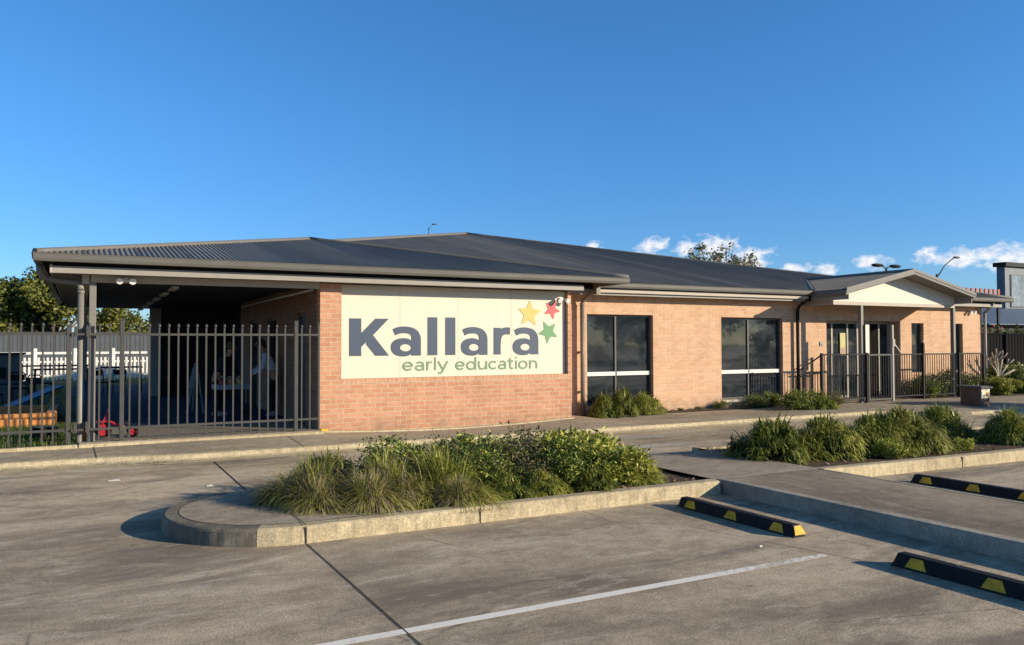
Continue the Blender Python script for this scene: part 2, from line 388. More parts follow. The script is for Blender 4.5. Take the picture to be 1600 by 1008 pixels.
for i in range(len(xs)-1):
    for j in range(5):
        a=i*6+j; fs.append((a,a+6,a+7,a+1))
m.add(vs,fs,0,False); structure(m.build('kerb',M_kerb))
# verandah slab edge (pale upstand), slab, blue soft fall
m=MB(); m.cbox(-.05,3.73,14.1,16.42,-.25,-.012,.012); structure(m.build('verandah_slab',M_walk2))
m=MB(); m.box(-.05,3.73,16.43,27,-.25,-.008); m.box(-.3,2.9,27.003,34,-.25,-.012); structure(m.build('soft_fall_floor',M_soft))
m=MB(); m.box(-60,-.06,14.1,60,-.25,-.03); m.box(-.055,60,34.01,60,-.25,-.034); structure(m.build('lawn',M_lawn))
m=MB(); m.cbox(-60,-.06,13.98,14.1,-.25,-.02,.012); m.cbox(-.05,3.73,13.98,14.095,-.25,-.018,.012); structure(m.build('lawn_edge_kerb',M_kerb))
m=MB(); m.cbox(3.74,9.04,14.2,14.3,-.3,-.0,.01)
# follow the dipping path with a thin mortar haunch instead of a flat strip
m=MB(); vs=[];fs=[]
for i in range(41):
    x=3.74+(9.04-3.74)*i/40; z=zp(x,14.25)
    vs+=[(x,14.19,z+.002),(x,14.2,z+.024),(x,14.305,z+.034)]
for i in range(40):
    a=i*3; fs+=[(a,a+3,a+4,a+1),(a+1,a+4,a+5,a+2)]
m.add(vs,fs); structure(m.build('wall_haunch',M_kerb))
# joints
def joint(x0,y0,x1,y1,z,w=.011):
    d=Vector((x1-x0,y1-y0,0)).normalized(); n=Vector((-d.y,d.x,0))*w
    m=MB(); m.poly([(x0+n.x,y0+n.y,z),(x0-n.x,y0-n.y,z),(x1-n.x,y1-n.y,z),(x1+n.x,y1+n.y,z)]); structure(m.build('pavement_joint',M_joint))
joint(1.70,-3,1.70,6.9,ZR+.004,.0055); joint(1.70,9.0,1.70,12.6,ZR+.004,.008)
for x0,y0,x1,y1 in ((.16,14.0,.19,12.98),(3.1,12.78,3.1,14.08),(11.9,12.9,11.9,15.3),(14.6,12.9,14.6,15.3),(17.4,12.6,17.4,15.3)):
    n=10
    m=MB()
    for i in range(n):
        a=i/n;b2=(i+1)/n; ya=y0+(y1-y0)*a; yb=y0+(y1-y0)*b2; xa=x0+(x1-x0)*a; xb=x0+(x1-x0)*b2
        m.poly([(xa-.005,ya,zp(xa,ya)+.005),(xa+.005,ya,zp(xa,ya)+.005),(xb+.005,yb,zp(xb,yb)+.005),(xb-.005,yb,zp(xb,yb)+.005)])
    structure(m.build('pavement_joint',M_joint))
# painted bay line
m=MB(); m.poly([(-2,4.49,ZR+.004),(5.27,4.50,ZR+.004),(5.27,4.585,ZR+.004),(-2,4.575,ZR+.004)]); structure(m.build('parking_bay_line',M_line))
# pale cement patches on the drive
def blob(cx,cy,rx,ry,seed,z,name,mat,n=40):
    rnd=random.Random(seed); ph=[rnd.random()*6.28 for _ in range(5)]; m=MB(); pts=[]
    for i in range(n):
        t=2*pi*i/n; k=1+.18*sin(2*t+ph[0])+.12*sin(3*t+ph[1])+.07*sin(7*t+ph[2])+.04*sin(13*t+ph[3])
        pts.append((cx+rx*k*cos(t),cy+ry*k*sin(t),z))
    m.poly(pts); return structure(m.build(name,mat))
blob(8.5,11.9,.95,.32,3,ZR+.004,'cement_patch',M_patch); blob(8.4,10.7,1.3,.17,5,ZR+.004,'cement_patch',M_patch); blob(7.3,10.2,.7,.2,9,ZR+.004,'cement_patch',M_patch)

# ---- planted island with rounded nose
def island_loop(kind,inset,zt):
    pts=[]
    if kind==1:
        c=(1.72,7.98); r=1.08-inset
        for i in range(25):
            t=pi/2+pi*i/24; pts.append((c[0]+r*cos(t)*1.0,c[1]+r*sin(t)*.97,zt))
        y0=6.93+inset; y1=9.03-inset
        pts=[(p[0],min(y1,max(y0,p[1])),p[2]) for p in pts]
        pts+=[(6.36,y0,zt)]; pts=pts+[(6.36,y1,zt)]
        return pts
    else:
        y0=6.93+inset*1; y1=9.4-inset
        return [(8.06,y1,zt),(8.06,y0,zt),(30,y0-.9,zt),(30,y1-.9,zt)]
def island(kind,name,bedname):
    ZT=-.05
    o=[(0.0,ZR-.02),(0.003,ZR+.06),(.008,ZT-.03),(.018,ZT-.010),(.035,ZT)]
    loops=[island_loop(kind,a,z) for a,z in o]+[island_loop(kind,.16,ZT+.0),island_loop(kind,.17,ZT-.05)]
    m=MB(); n=len(loops[0]); vs=[p for l in loops for p in l]; fs=[]
    for k in range(len(loops)-1):
        for i in range(n):
            j=(i+1)%n; fs.append((k*n+i,k*n+j,(k+1)*n+j,(k+1)*n+i))
    # faces around the left tip of the nose use a darker concrete
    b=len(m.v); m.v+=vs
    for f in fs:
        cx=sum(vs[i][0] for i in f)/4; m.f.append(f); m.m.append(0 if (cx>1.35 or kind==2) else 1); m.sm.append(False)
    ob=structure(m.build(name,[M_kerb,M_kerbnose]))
    m=MB(); m.poly([(x,y,ZT-.035) for x,y,_ in island_loop(kind,.168,0)]); structure(m.build(bedname,M_soil))
    return ob
island(1,'island_kerb','garden_bed'); island(2,'island_kerb','garden_bed')
# concrete infill on the nose
m=MB(); lp=[p for p in island_loop(1,.155,-.047) if p[0]<1.95]; lp=[(p[0],p[1],-.046) for p in lp]
lp+=[(2.75,7.10,-.046),(2.2,7.45,-.046),(1.9,8.0,-.046),(1.72,8.86,-.046)]
m.poly(lp); structure(m.build('island_nose_slab',M_path))
joint(1.70,6.95,1.70,7.55,-.041,.0045)
m=MB(); m.box(1.697,1.703,6.926,6.94,ZR,-.055); structure(m.build('kerb_joint',M_joint))
m=MB(); m.box(1.22,1.245,6.98,7.0,ZR,-.06); 
for x in (3.35,): 
    m=MB(); m.box(x,x+.005,6.926,6.94,ZR,-.06); structure(m.build('kerb_joint',M_joint))
for x in (10.6,): 
    yy=6.93-.9*(x-8.06)/(30-8.06); m=MB(); m.box(x,x+.005,yy-.004,yy+.02,ZR,-.06); structure(m.build('kerb_joint',M_joint))
# raised walkway between the bays
m=MB(); m.cbox(6.40,6.54,-6,7.05,ZR-.05,-.046,.012); structure(m.build('walkway_kerb',concrete('walkway_kerb_concrete',(.38,.34,.27),(.24,.215,.175),(.48,.43,.35))[0]))
m=MB(); m.box(6.545,8.0,-6,7.05,ZR-.05,-.052); structure(m.build('walkway',M_walk))
m=MB(); m.box(8.005,8.05,-6,6.9,ZR-.05,-.048); structure(m.build('walkway_edge',M_kerb))
m=MB(); m.prism([(6.375,7.055,ZR-.02),(6.375,9.95,ZR-.02),(6.375,9.95,ZR+.005),(6.375,9.0,-.051),(6.375,7.055,-.051)],(1.68,0,0)); structure(m.build('walkway_ramp',M_walk2))

# ------------------------------------------------------------------ building
B=thing('childcare_building','long single storey salmon brick childcare centre with charcoal corrugated hip roof and a front verandah','building',(12,15,0))
def wall(name,axis,c,thick,u0,u1,z0,z1,holes,mat):
    """wall slab: axis 'Y' => front face at y=c running along x; axis 'X' => face at x=c running along y; thickness signed"""
    us=sorted({u0,u1,*[h[0] for h in holes],*[h[1] for h in holes]}); zs=sorted({z0,z1,*[h[2] for h in holes],*[h[3] for h in holes]})
    def P(u,z,d): return (u,c+d,z) if axis=='Y' else (c+d,u,z)
    m=MB()
    inh=lambda u,z: any(h[0]<u<h[1] and h[2]<z<h[3] for h in holes)
    for i in range(len(us)-1):
        for j in range(len(zs)-1):
            if inh((us[i]+us[i+1])/2,(zs[j]+zs[j+1])/2): continue
            for d in (0,thick):
                q=[P(us[i],zs[j],d),P(us[i+1],zs[j],d),P(us[i+1],zs[j+1],d),P(us[i],zs[j+1],d)]
                m.poly(q if (d==0)==(axis=='Y') else q[::-1])
    def rim(a0,a1,b0,b1):
        for (ua,za,ub,zb) in ((a0,b0,a1,b0),(a1,b0,a1,b1),(a1,b1,a0,b1),(a0,b1,a0,b0)):
            m.poly([P(ua,za,0),P(ub,zb,0),P(ub,zb,thick),P(ua,za,thick)])
    rim(u0,u1,z0,z1)
    for h in holes: rim(*h)
    return m.build(name,mat,B)
# front wing: inset panel field
wall('wall','Y',14.3,.23,3.74,9.04,-.3,2.60,[(4.13,8.96,.87,2.60)],M_brickA)
m=MB(); m.box(4.13,8.96,14.296,14.42,.785,.872); sl=m.build('sill',M_sill,B)
m=MB(); m.box(4.13,8.96,14.45,14.53,.87,2.6); m.build('wall',M_interior,B)
# return of wing to main wall, inner verandah wall with doors
wall('wall','X',9.04,-.23,14.531,15.4,-.3,2.6,[],M_brickA)
wall('wall','X',3.74,.23,14.531,22.5,-.3,2.75,[(15.34,16.12,-.1,2.12),(18.0,19.0,-.1,2.1),(20.2,21.2,-.1,2.1)],M_brickInShade)
def door(x,y0,y1,z0,z1,col,axis='X',lab=None):
    m=MB(); f=.05
    m.box(x+.06,x+.11,y0,y0+f,z0,z1); m.box(x+.06,x+.11,y1-f,y1,z0,z1); m.box(x+.06,x+.11,y0+f,y1-f,z1-f,z1)
    d=m.build('door',M_alu,B,lab)
    m=MB(); m.box(x+.08,x+.10,y0+f,y1-f,z0,z1-f); m.build('panel',col,d)
    m=MB(); m.tube([(x+.04,y0+.12,1.0),(x+.04,y0+.12,1.15)],.012); m.box(x+.04,x+.08,y0+.11,y0+.13,1.06,1.08); m.build('handle',M_aluw,d)
M_teal=paint('door_navy',(.018,.035,.06),.5)
door(3.74,15.34,16.12,-.03,2.12,M_teal,lab='navy door in the verandah wall nearest the brick corner'); door(3.74,18.0,19.0,-.03,2.1,M_glass); door(3.74,20.2,21.2,-.03,2.1,M_glass)
# back of verandah
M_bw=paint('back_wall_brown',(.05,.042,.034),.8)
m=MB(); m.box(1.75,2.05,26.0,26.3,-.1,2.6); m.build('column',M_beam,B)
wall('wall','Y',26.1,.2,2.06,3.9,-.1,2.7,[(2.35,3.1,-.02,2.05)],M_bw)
m=MB(); m.box(2.35,3.1,26.16,26.2,-.02,2.05); m.build('door',M_interior,B)
wall('wall','X',3.9,.2,22.5,26.1,-.1,2.7,[],M_interior)
# main wall, right of the wing
W1=(10.16,12.05,.07,2.18); W2=(14.20,16.34,.07,2.16); W3=(21.60,22.16,.62,2.08); W4=(23.46,24.05,.62,2.08)
wall('wall','Y',15.4,.23,9.04,18.0,-.4,2.62,[W1,W2],M_brickB)
wall('wall','Y',15.4,.23,21.05,25.03,-.3,2.62,[W3,W4],M_brickB)
wall('wall','Y',15.4,.23,18.0,21.05,2.12,2.62,[],M_brickB)
wall('wall','X',21.05,.23,15.631,15.95,-.3,2.62,[],M_brickB); wall('wall','X',18.0,-.23,15.631,15.95,-.3,2.62,[],M_brickB)
wall('wall','X',25.03,-.23,15.631,27.8,-.3,2.62,[],M_brickB)
m=MB(); m.box(18.0,21.05,15.96,16.1,-.1,2.62); m.build('wall',M_interior,B)
def window(h,y,mull,trz,lab=None,tr=True):
    x0,x1,z0,z1=h; f=.045; yy=y+.10
    m=MB(); m.box(x0,x1,yy,yy+.06,z0,z0+f); m.box(x0,x1,yy,yy+.06,z1-f,z1); m.box(x0,x0+f,yy,yy+.06,z0+f,z1-f); m.box(x1-f,x1,yy,yy+.06,z0+f,z1-f)
    for q in mull: m.box(q-.022,q+.022,yy-.004,yy+.056,z0+f,z1-f)
    w=m.build('window',M_alu,B,lab)
    m=MB(); m.box(x0+f,x1-f,yy+.03,yy+.04,z0+f,z1-f); m.build('pane',M_glass,w)
    if tr:
        m=MB(); ed=[x0+.02]+[q for q in mull]+[x1-.02]
        for a,b2 in zip(ed[:-1],ed[1:]): m.box(a+.02,b2-.02,yy-.02,yy+.028,trz-.045,trz+.045)
        m.build('transom',M_aluw,w)
    return w
window(W1,15.4,[11.02],.80,'tall two light window nearest the sign wall')
window(W2,15.4,[15.2],.77,'tall two light window nearest the entry porch')
window(W3,15.4,[],0,'narrow window nearest the entry recess',False); window(W4,15.4,[],0,'narrow window nearest the right end of the building',False)
M_sc=paint('sill_concrete',(.55,.5,.4),.8)
for h in (W1,W2): MB().box(h[0],h[1],15.36,15.5,h[2]-.06,h[2]-.001).build('sill',M_sc,B)
# entry glazing
ey=15.72
m=MB()
for x in (18.0,18.56,19.2,19.62,20.55): m.box(x,x+.06,ey,ey+.06,-.1,2.12)
m.box(18.06,20.99,ey+.002,ey+.058,2.05,2.119); m.box(20.95,21.04,ey,ey+.06,-.1,2.12); m.box(18.06,19.2,ey+.002,ey+.058,-.1,.02)
eg=m.build('entry_glazing',M_fencelight,B)
m=MB(); m.box(18.06,19.2,ey+.02,ey+.03,.02,2.05); m.build('pane',M_glass,eg); m=MB(); m.box(20.61,20.95,ey+.02,ey+.03,-.05,2.05); m.build('pane',M_glass,eg)
m=MB(); m.box(19.68,20.53,ey+.02,ey+.05,-.05,2.04); dr=m.build('door',paint('entry_door_brown',(.012,.009,.007),.9,spec=.05),B)
m=MB(); m.tube([(19.78,ey-.03,.85),(19.78,ey-.03,1.25)],.014); m.box(19.77,19.79,ey-.03,ey+.02,1.04,1.06); m.build('handle',M_aluw,dr)
m=MB(); m.box(19.27,19.61,ey+.015,ey+.03,-.05,2.05); m.build('door',M_glass,B)

# ---- roof
KL=.2097; KF=.2185; E0=2.875; A=.010; PT=.076
def corr(m,axis,u0,u1,v0,sgn,z0,k,vmax,vmin=lambda u:0,step=PT/6,amp=A):
    n=int((u1-u0)/step); prev=None; vs=[];fs=[]
    for i in range(n+1):
        u=u0+(u1-u0)*i/n; h=amp*cos(2*pi*u/PT); a=vmin(u); b=max(a+.0005,vmax(u))
        for v in (a,b):
            x,y=(u,v0+sgn*v) if axis=='X' else (v0+sgn*v,u)
            vs.append((x,y,z0+k*v+h+amp))
    for i in range(n):
        q=(2*i,2*i+2,2*i+3,2*i+1); fs.append(q if (axis=='X')==(sgn>0) else q[::-1])
    m.add(vs,fs,0,True)
# wing front face
wx0,wx1,wy=-.64,10.12,13.75; ax=(wx0+wx1)/2; ay=wy+(wx1-wx0)/2; az_=E0+KL*(ax-wx0)
Vy=14.9+(az_-E0)/KF
AX,AY=12.9,27.9; AZ=E0+KL*(AX-wx0); KM=(AZ-E0)/(AY-14.9)
Vy=14.9+(az_-E0)/KM
m=MB(); corr(m,'X',wx0,wx1,wy,1,E0,KL,lambda u:min(u-wx0,wx1-u))
m.build('roof',M_roof,B)
# left plane (eave along y)
def lv(u):
    if u<ay: return u-wy
    if u<Vy: return ax-wx0
    if u<AY: return (ax-wx0)+(AX-ax)*(u-Vy)/(AY-Vy)
    return AX-wx0
m=MB(); corr(m,'Y',wy,AY,wx0,1,E0,KL,lv); m.build('roof',M_roof,B)
# wing right slope
m=MB(); corr(m,'Y',wy,Vy,wx1,-1,E0,KL,lambda u:min(u-wy,wx1-ax),lambda u:max(0,(u-14.9)*KM/KL)); m.build('roof',M_roof,B)
# main front plane
RX=25.8
def mf(u):
    if u<AX: return max(0,(Vy-14.9)+(AY-Vy)*(u-ax)/(AX-ax)) if u>ax else 0
    return (AY-14.9)*(RX-u)/(RX-AX)
def mn(u):
    return max(0,(KL*(wx1-u))/KM) if u<wx1 else 0
m=MB(); corr(m,'X',ax,RX,14.9,1,E0,KM,mf,mn); m.build('roof',M_roof,B)
m=MB(); m.poly([(RX,14.9,E0+.01),(RX,AY,E0+.01),(AX,AY,AZ+.01)]); m.build('roof',M_roof,B); m=MB(); m.poly([(RX-.8,AY-.02,-.2),(4.2,AY-.02,-.2),(4.2,AY-.02,2.7),(wx0,AY-.02,2.7),(wx0,AY-.02,E0),(AX,AY-.02,AZ),(RX-.8,AY-.02,E0)]); m.build('wall',M_interior,B)
def cap(p,q,r=.055,mat=M_cap):
    m=MB(); p=Vector(p);q=Vector(q); n=24
    pts=[p.lerp(q,i/n) for i in range(n+1)]
    m.tube(pts,r,8); 
    o=m.build('ridge_capping',mat,B); return o
dz=.012
cap((wx0,wy,E0+dz),(ax,ay,az_+dz)); cap((wx1,wy,E0+dz),(ax,ay,az_+dz),.06); cap((ax,ay,az_+dz),(ax,Vy,az_+dz),.055)
cap((ax,Vy,az_+dz),(AX,AY,AZ+dz),.07); cap((AX,AY,AZ+dz),(RX,14.9,E0+dz),.06,M_roof); 
# gutters / fascia (profile extruded)
def gutter_x(x0,x1,yf,name='gutter'):
    m=MB(); z=E0-.118
    m.prism([(x0,yf,z+.125),(x0,yf-.008,z+.118),(x0,yf,z+.10),(x0,yf+.004,z+.04),(x0,yf+.02,z),(x0,yf+.125,z),(x0,yf+.125,z+.10),(x0,yf+.012,z+.108)],(x1-x0,0,0)); return m.build(name,M_gutter,B)
def gutter_y(y0,y1,xf,s=1):
    m=MB(); z=E0-.118
    m.prism([(xf,y0,z+.125),(xf-s*.008,y0,z+.118),(xf,y0,z+.10),(xf+s*.004,y0,z+.04),(xf+s*.02,y0,z),(xf+s*.125,y0,z),(xf+s*.125,y0,z+.10),(xf+s*.012,y0,z+.108)],(0,y1-y0,0)); return m.build('gutter',M_gutter,B)
gutter_x(wx0-.02,wx1+.02,13.72); gutter_y(13.76,27.8,wx0-.04); gutter_x(10.16,16.88,14.87); gutter_x(22.25,25.86,14.87); gutter_y(13.85,14.9,wx1+.02,-1)
gutter_y(14.9,27.8,RX+.06,-1)
def fascia(x0,x1,yf,z0=2.60,z1=2.705,mat=M_fascia):
    m=MB(); m.box(x0,x1,yf,yf+.03,z0,z1); return m.build('fascia',mat,B)
fascia(-.42,9.12,13.93); MB().box(-.40,9.10,13.97,13.985,2.628,2.868).build('gutter_gap_shade',M_interior,B); fascia(9.46,16.8,15.05,2.60,2.73); fascia(22.2,25.5,15.05); MB().box(9.46,16.8,15.085,15.10,2.634,2.87).build('gutter_gap_shade',M_interior,B); MB().box(22.2,25.5,15.085,15.10,2.634,2.87).build('gutter_gap_shade',M_interior,B)  # black strips added behind the gutters, painting the gap's shade
m=MB(); m.box(10.16,16.86,14.98,15.0,2.655,2.735); 
m.build('fascia',M_beam,B)
m=MB(); m.box(-.45,-.42,13.93,27.5,2.60,2.725); m.build('fascia',M_beam,B)
m=MB(); m.box(25.5,25.53,15.05,27.5,2.6,2.725); m.build('fascia',M_fascia,B)
# soffits
m=MB(); m.box(-.419,9.1,13.961,14.3,2.612,2.625); m.build('soffit',M_soffit,B); m=MB(); m.box(9.1,16.85,15.081,15.39,2.622,2.633); m.build('soffit',M_soffit,B); m=MB(); m.box(22.1,25.5,15.081,15.39,2.622,2.633); m.build('soffit',M_soffit,B); m=MB()
m.box(-.419,0.0,14.301,27,2.614,2.627); m.build('soffit',M_soffit,B); m=MB(); m.box(25.04,25.5,15.6,27.5,2.62,2.63); m.build('soffit',M_soffit,B)
# front beam over the verandah + left beam + ceiling
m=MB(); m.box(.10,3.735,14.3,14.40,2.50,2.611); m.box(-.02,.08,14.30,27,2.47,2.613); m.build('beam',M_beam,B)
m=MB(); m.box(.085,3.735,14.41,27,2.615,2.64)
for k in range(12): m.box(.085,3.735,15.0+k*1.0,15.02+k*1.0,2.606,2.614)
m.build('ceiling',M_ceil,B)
# verandah posts
for x in (.13,):
    m=MB(); m.cbox(x-.05,x+.05,14.30,14.40,-.02,2.50,.006); m.build('post',M_post,B)
for y in (20,26.5):
    m=MB(); m.cbox(-.02,.08,y,y+.1,-.02,2.47,.006); m.build('post',M_post,B)
# downpipes
m=MB(); m.tube([(-.60,14.30,2.74),(-.60,14.32,2.64),(-.54,14.40,2.55),(-.32,14.45,2.51),(-.14,14.42,2.50),(-.05,14.36,2.46),(-.035,14.3,2.36)],.05,10)
m.tube([(-.035,14.3,2.34),(-.035,14.3,.02),(-.035,14.3,-.05)],.047,12)
m.tube([(-.035,14.3,2.36),(-.035,14.3,2.31)],.054,12); m.build('downpipe',M_post,B)
m=MB(); m.tube([(10.05,14.92,2.74),(10.04,14.98,2.64),(10.0,15.15,2.55),(9.96,15.25,2.47),(9.95,15.27,2.38)],.045,10); m.tube([(9.95,15.27,2.40),(9.95,15.27,-.13)],.05,12); m.tube([(9.95,15.27,2.42),(9.95,15.27,2.36)],.056,12)
for z in (.4,1.3): m.box(9.9,10.0,15.3,15.4,z,z+.03)
m.cbox(10.03,10.15,14.82,14.96,2.60,2.88,.01); m.build('downpipe',M_pipe,B)
m=MB(); m.tube([(16.85,15.0,2.70),(16.85,15.1,2.6),(16.8,15.25,2.48),(16.79,15.3,2.36)],.042,10); m.tube([(16.79,15.3,2.38),(16.79,15.3,-.12)],.045,12); m.build('downpipe',M_dark,B)
m=MB(); m.tube([(25.0,15.0,2.72),(25.02,15.1,2.6),(25.05,15.3,2.45)],.04,8); m.tube([(25.08,15.33,2.47),(25.08,15.33,-.08)],.045,12); m.build('downpipe',M_fascia,B)

# ---- entry porch gable
px0,px1,pxm,py0,py1=16.9,22.22,19.56,13.85,17.6; PZ=E0-.03; KP=.218; pz=PZ+KP*(pxm-px0)
m=MB()
for sgn,xe in ((1,px0),(-1,px1)):
    corr(m,'Y',py0,py1,xe,sgn,PZ,KP,lambda u:(px1-px0)/2,lambda u:max(0,(PZ*0+KM*(u-14.9)-(PZ-E0))/KP) if u>14.9 else 0,amp=.008)
m.build('porch_roof',M_roof,B)
m=MB()
def slope_board(m,ya,yb,top,bot,x0=px0,x1=px1,z=PZ):
    for s,xe in ((1,x0),(-1,x1)):
        zr=z+KP*abs(pxm-xe)
        m.prism([(xe,ya,z+top),(pxm,ya,zr+top),(pxm,ya,zr+bot),(xe,ya,z+bot)][::s],(0,yb-ya,0))
slope_board(m,py0-.03,py0,.045,-.10); m.build('bargeboard',M_gutter,B)
m=MB(); slope_board(m,py0-.045,py0-.031,.045,-.03); m.build('barge_capping',M_cap,B)
m=MB(); slope_board(m,py0+.002,14.35,-.075,-.09); m.build('soffit',M_soffit,B)
m=MB(); gb=PZ-.09
m.prism([(px0+.15,14.35,2.575),(px1-.15,14.35,2.575),(px1-.15,14.35,gb+KP*.15-.002),(pxm,14.35,gb+KP*(pxm-px0)-.002),(px0+.15,14.35,gb+KP*.15-.002)],(0,.06,0)); m.build('gable_panel',M_gable,B)
m=MB(); m.box(px0+.15,px1-.15,14.355,14.44,2.49,2.574); m.box(px0+.25,px0+.35,14.441,15.399,2.50,2.62); m.box(px1-.35,px1-.25,14.441,15.399,2.5,2.62); m.build('beam',M_beam,B)
m=MB(); m.box(px0+.36,px1-.36,14.441,15.399,2.56,2.575); m.build('soffit',M_soffit,B)
z=PZ-.13
for xe,s in ((px0-.02,1),(px1+.02,-1)):
    m=MB(); m.prism([(xe,py0-.01,z+.12),(xe,py0-.01,z+.03),(xe+s*.02,py0-.01,z),(xe+s*.12,py0-.01,z),(xe+s*.12,py0-.01,z+.1)],(0,14.86-py0,0)); m.build('gutter',M_gutter,B)
m=MB(); m.box(px0+.12,px0+.14,py0+.01,15.05,2.60,2.80); m.build('fascia',M_fascia,B); m=MB(); m.box(px1-.14,px1-.12,py0+.01,15.05,2.6,2.80); m.build('fascia',M_fascia,B)
cap((pxm,py0,pz+dz),(pxm,py1-.05,pz+dz),.05,M_roof)
cap((px0+.02,14.92,E0+.01),(pxm,py1-.1,pz-.0),.045)
for x in (18.12,22.02):
    m=MB(); m.cbox(x-.05,x+.05,14.34,14.44,-.15,2.489,.006); m.box(x-.08,x+.08,14.32,14.46,-.15,-.04); m.build('post',M_post,B)

# verandah ceiling lights (row of battens)
for k in range(6):
    m=MB(); y=16.2+k*2.0; m.cbox(1.46,1.58,y,y+.9,2.56,2.605,.01); m.build('ceiling_light',M_white,B)
m=MB(); m.tube([(3.68,14.6,2.5),(3.68,22,2.5)],.02); m.build('conduit',M_white,B)

# ------------------------------------------------------------------ sign board
SG=thing('sign_board','cream wall sign with slate blue and green childcare lettering and three coloured stars','sign',(6.55,14.4,.87))
m=MB(); m.box(4.132,8.958,14.385,14.449,.875,2.598); m.build('panel',M_panel,SG)
m=MB()
for x in (5.28,6.48,7.66): MB().box(x-.004,x+.004,14.383,14.3845,.876,2.597).build('panel_seam',M_seam,SG)
m=MB(); m.box(8.93,8.957,14.372,14.384,.876,2.59); m.build('edge_trim',paint('trim_grey',(.3,.28,.25),.6),SG)
YS=14.383
class LT:
    def __init__(s): s.m=MB(); s.k=0
    def y(s): s.k+=1; return YS-.0012-.0003*(s.k%9)
    def poly(s,pts):
        y=s.y(); n=len(pts)
        s.m.prism([(x,y,z) for x,z in pts],(0,-.004,0))
    def ribbon(s,pts,w):
        # pts (x,z), w scalar/list
        ws=w if isinstance(w,list) else [w]*len(pts); y=s.y()-.004; L_=[];R_=[]
        for i,(x,z) in enumerate(pts):
            a=pts[max(i-1,0)]; b=pts[min(i+1,len(pts)-1)]; d=Vector((b[0]-a[0],b[1]-a[1])).normalized(); n=Vector((-d.y,d.x))*ws[i]/2
            L_.append((x+n.x,y,z+n.y)); R_.append((x-n.x,y,z-n.y))
        n=len(pts); vs=L_+R_; s.m.add(vs,[(i,i+1,n+i+1,n+i) for i in range(n-1)])
    def ring(s,outer,inner):
        y=s.y()-.004; n=len(outer); s.m.add([(x,y,z) for x,z in outer]+[(x,y,z) for x,z in inner],[(i,(i+1)%n,n+(i+1)%n,n+i) for i in range(n)])
def smooth(pts,n=8):
    out=[]; P=[pts[0]]+pts+[pts[-1]]
    for i in range(1,len(P)-2):
        for k in range(n):
            t=k/n; a,b,c,d=P[i-1],P[i],P[i+1],P[i+2]
            out.append(tuple(.5*((2*b[j])+(-a[j]+c[j])*t+(2*a[j]-5*b[j]+4*c[j]-d[j])*t*t+(-a[j]+3*b[j]-3*c[j]+d[j])*t**3) for j in (0,1)))
    out.append(pts[-1]); return out
def letter(name,fn,x0,x1,z0,z1,mat=None):
    t=LT(); sx=(x1-x0); sz=(z1-z0); fn(t,lambda p:(x0+p[0]*sx,z0+p[1]*sz),sx,sz); return t.m.build(name,mat or M_navy,SG)
def fK(t,T,sx,sz):
    q=lambda pts:[T(((a-22)/280,(470-b)/262)) for a,b in pts]
    t.poly(q([(22,208),(105,208),(105,470),(22,470)][::-1])); t.poly(q([(105,312),(205,208),(300,208),(188,325),(105,408)][::-1])); t.poly(q([(148,365),(188,325),(302,470),(205,470),(138,386)][::-1]))
def fl(t,T,sx,sz): t.poly([T(p) for p in ((0,0),(1,0),(1,1),(0,1))])
def fa(t,T,sx,sz):
    t.poly([T(p) for p in ((.68,.02),(1,.02),(1,.60),(.68,.60))])
    pts=smooth([(.10,.80),(.25,.865),(.46,.885),(.66,.85),(.79,.75),(.84,.60),(.84,.5)]); pts=[T(p) for p in pts]
    n=len(pts); t.ribbon(pts,[sz*(.225+ (.10*min(1,max(0,(i/n-.45)/.3)))) for i in range(n)])
    o=[];i_=[]
    for k in range(40):
        a=2*pi*k/40; ca,sa=cos(a),sin(a)
        o.append(T((.42+(.42 if ca<0 else .34)*(abs(ca)**.85)*(1 if ca>0 else -1),.30+.305*(abs(sa)**.9)*(1 if sa>0 else -1)))); i_.append(T((.485+.185*ca,.285+.12*sa)))
    t.ring(o,i_)
def fr(t,T,sx,sz):
    t.poly([T(p) for p in ((0,.0),(.42,0),(.42,.985),(0,.985))])
    pts=[T(p) for p in smooth([(.24,.45),(.30,.68),(.48,.82),(.72,.87),(1.0,.865)])]; t.ribbon(pts,sz*.26)
letter('letter',fK,4.30,5.06,1.29,1.98); letter('letter',fa,5.10,5.70,1.275,1.84); letter('letter',fl,5.84,6.04,1.29,2.02); letter('letter',fl,6.21,6.42,1.29,2.02)
letter('letter',fa,6.54,7.12,1.275,1.84); letter('letter',fr,7.26,7.63,1.29,1.835); letter('letter',fa,7.69,8.29,1.275,1.84)
def arc(cx,cz,rx,rz,a0,a1,n=22): return [(cx+rx*cos(R(a0+(a1-a0)*i/n)),cz+rz*sin(R(a0+(a1-a0)*i/n))) for i in range(n+1)]
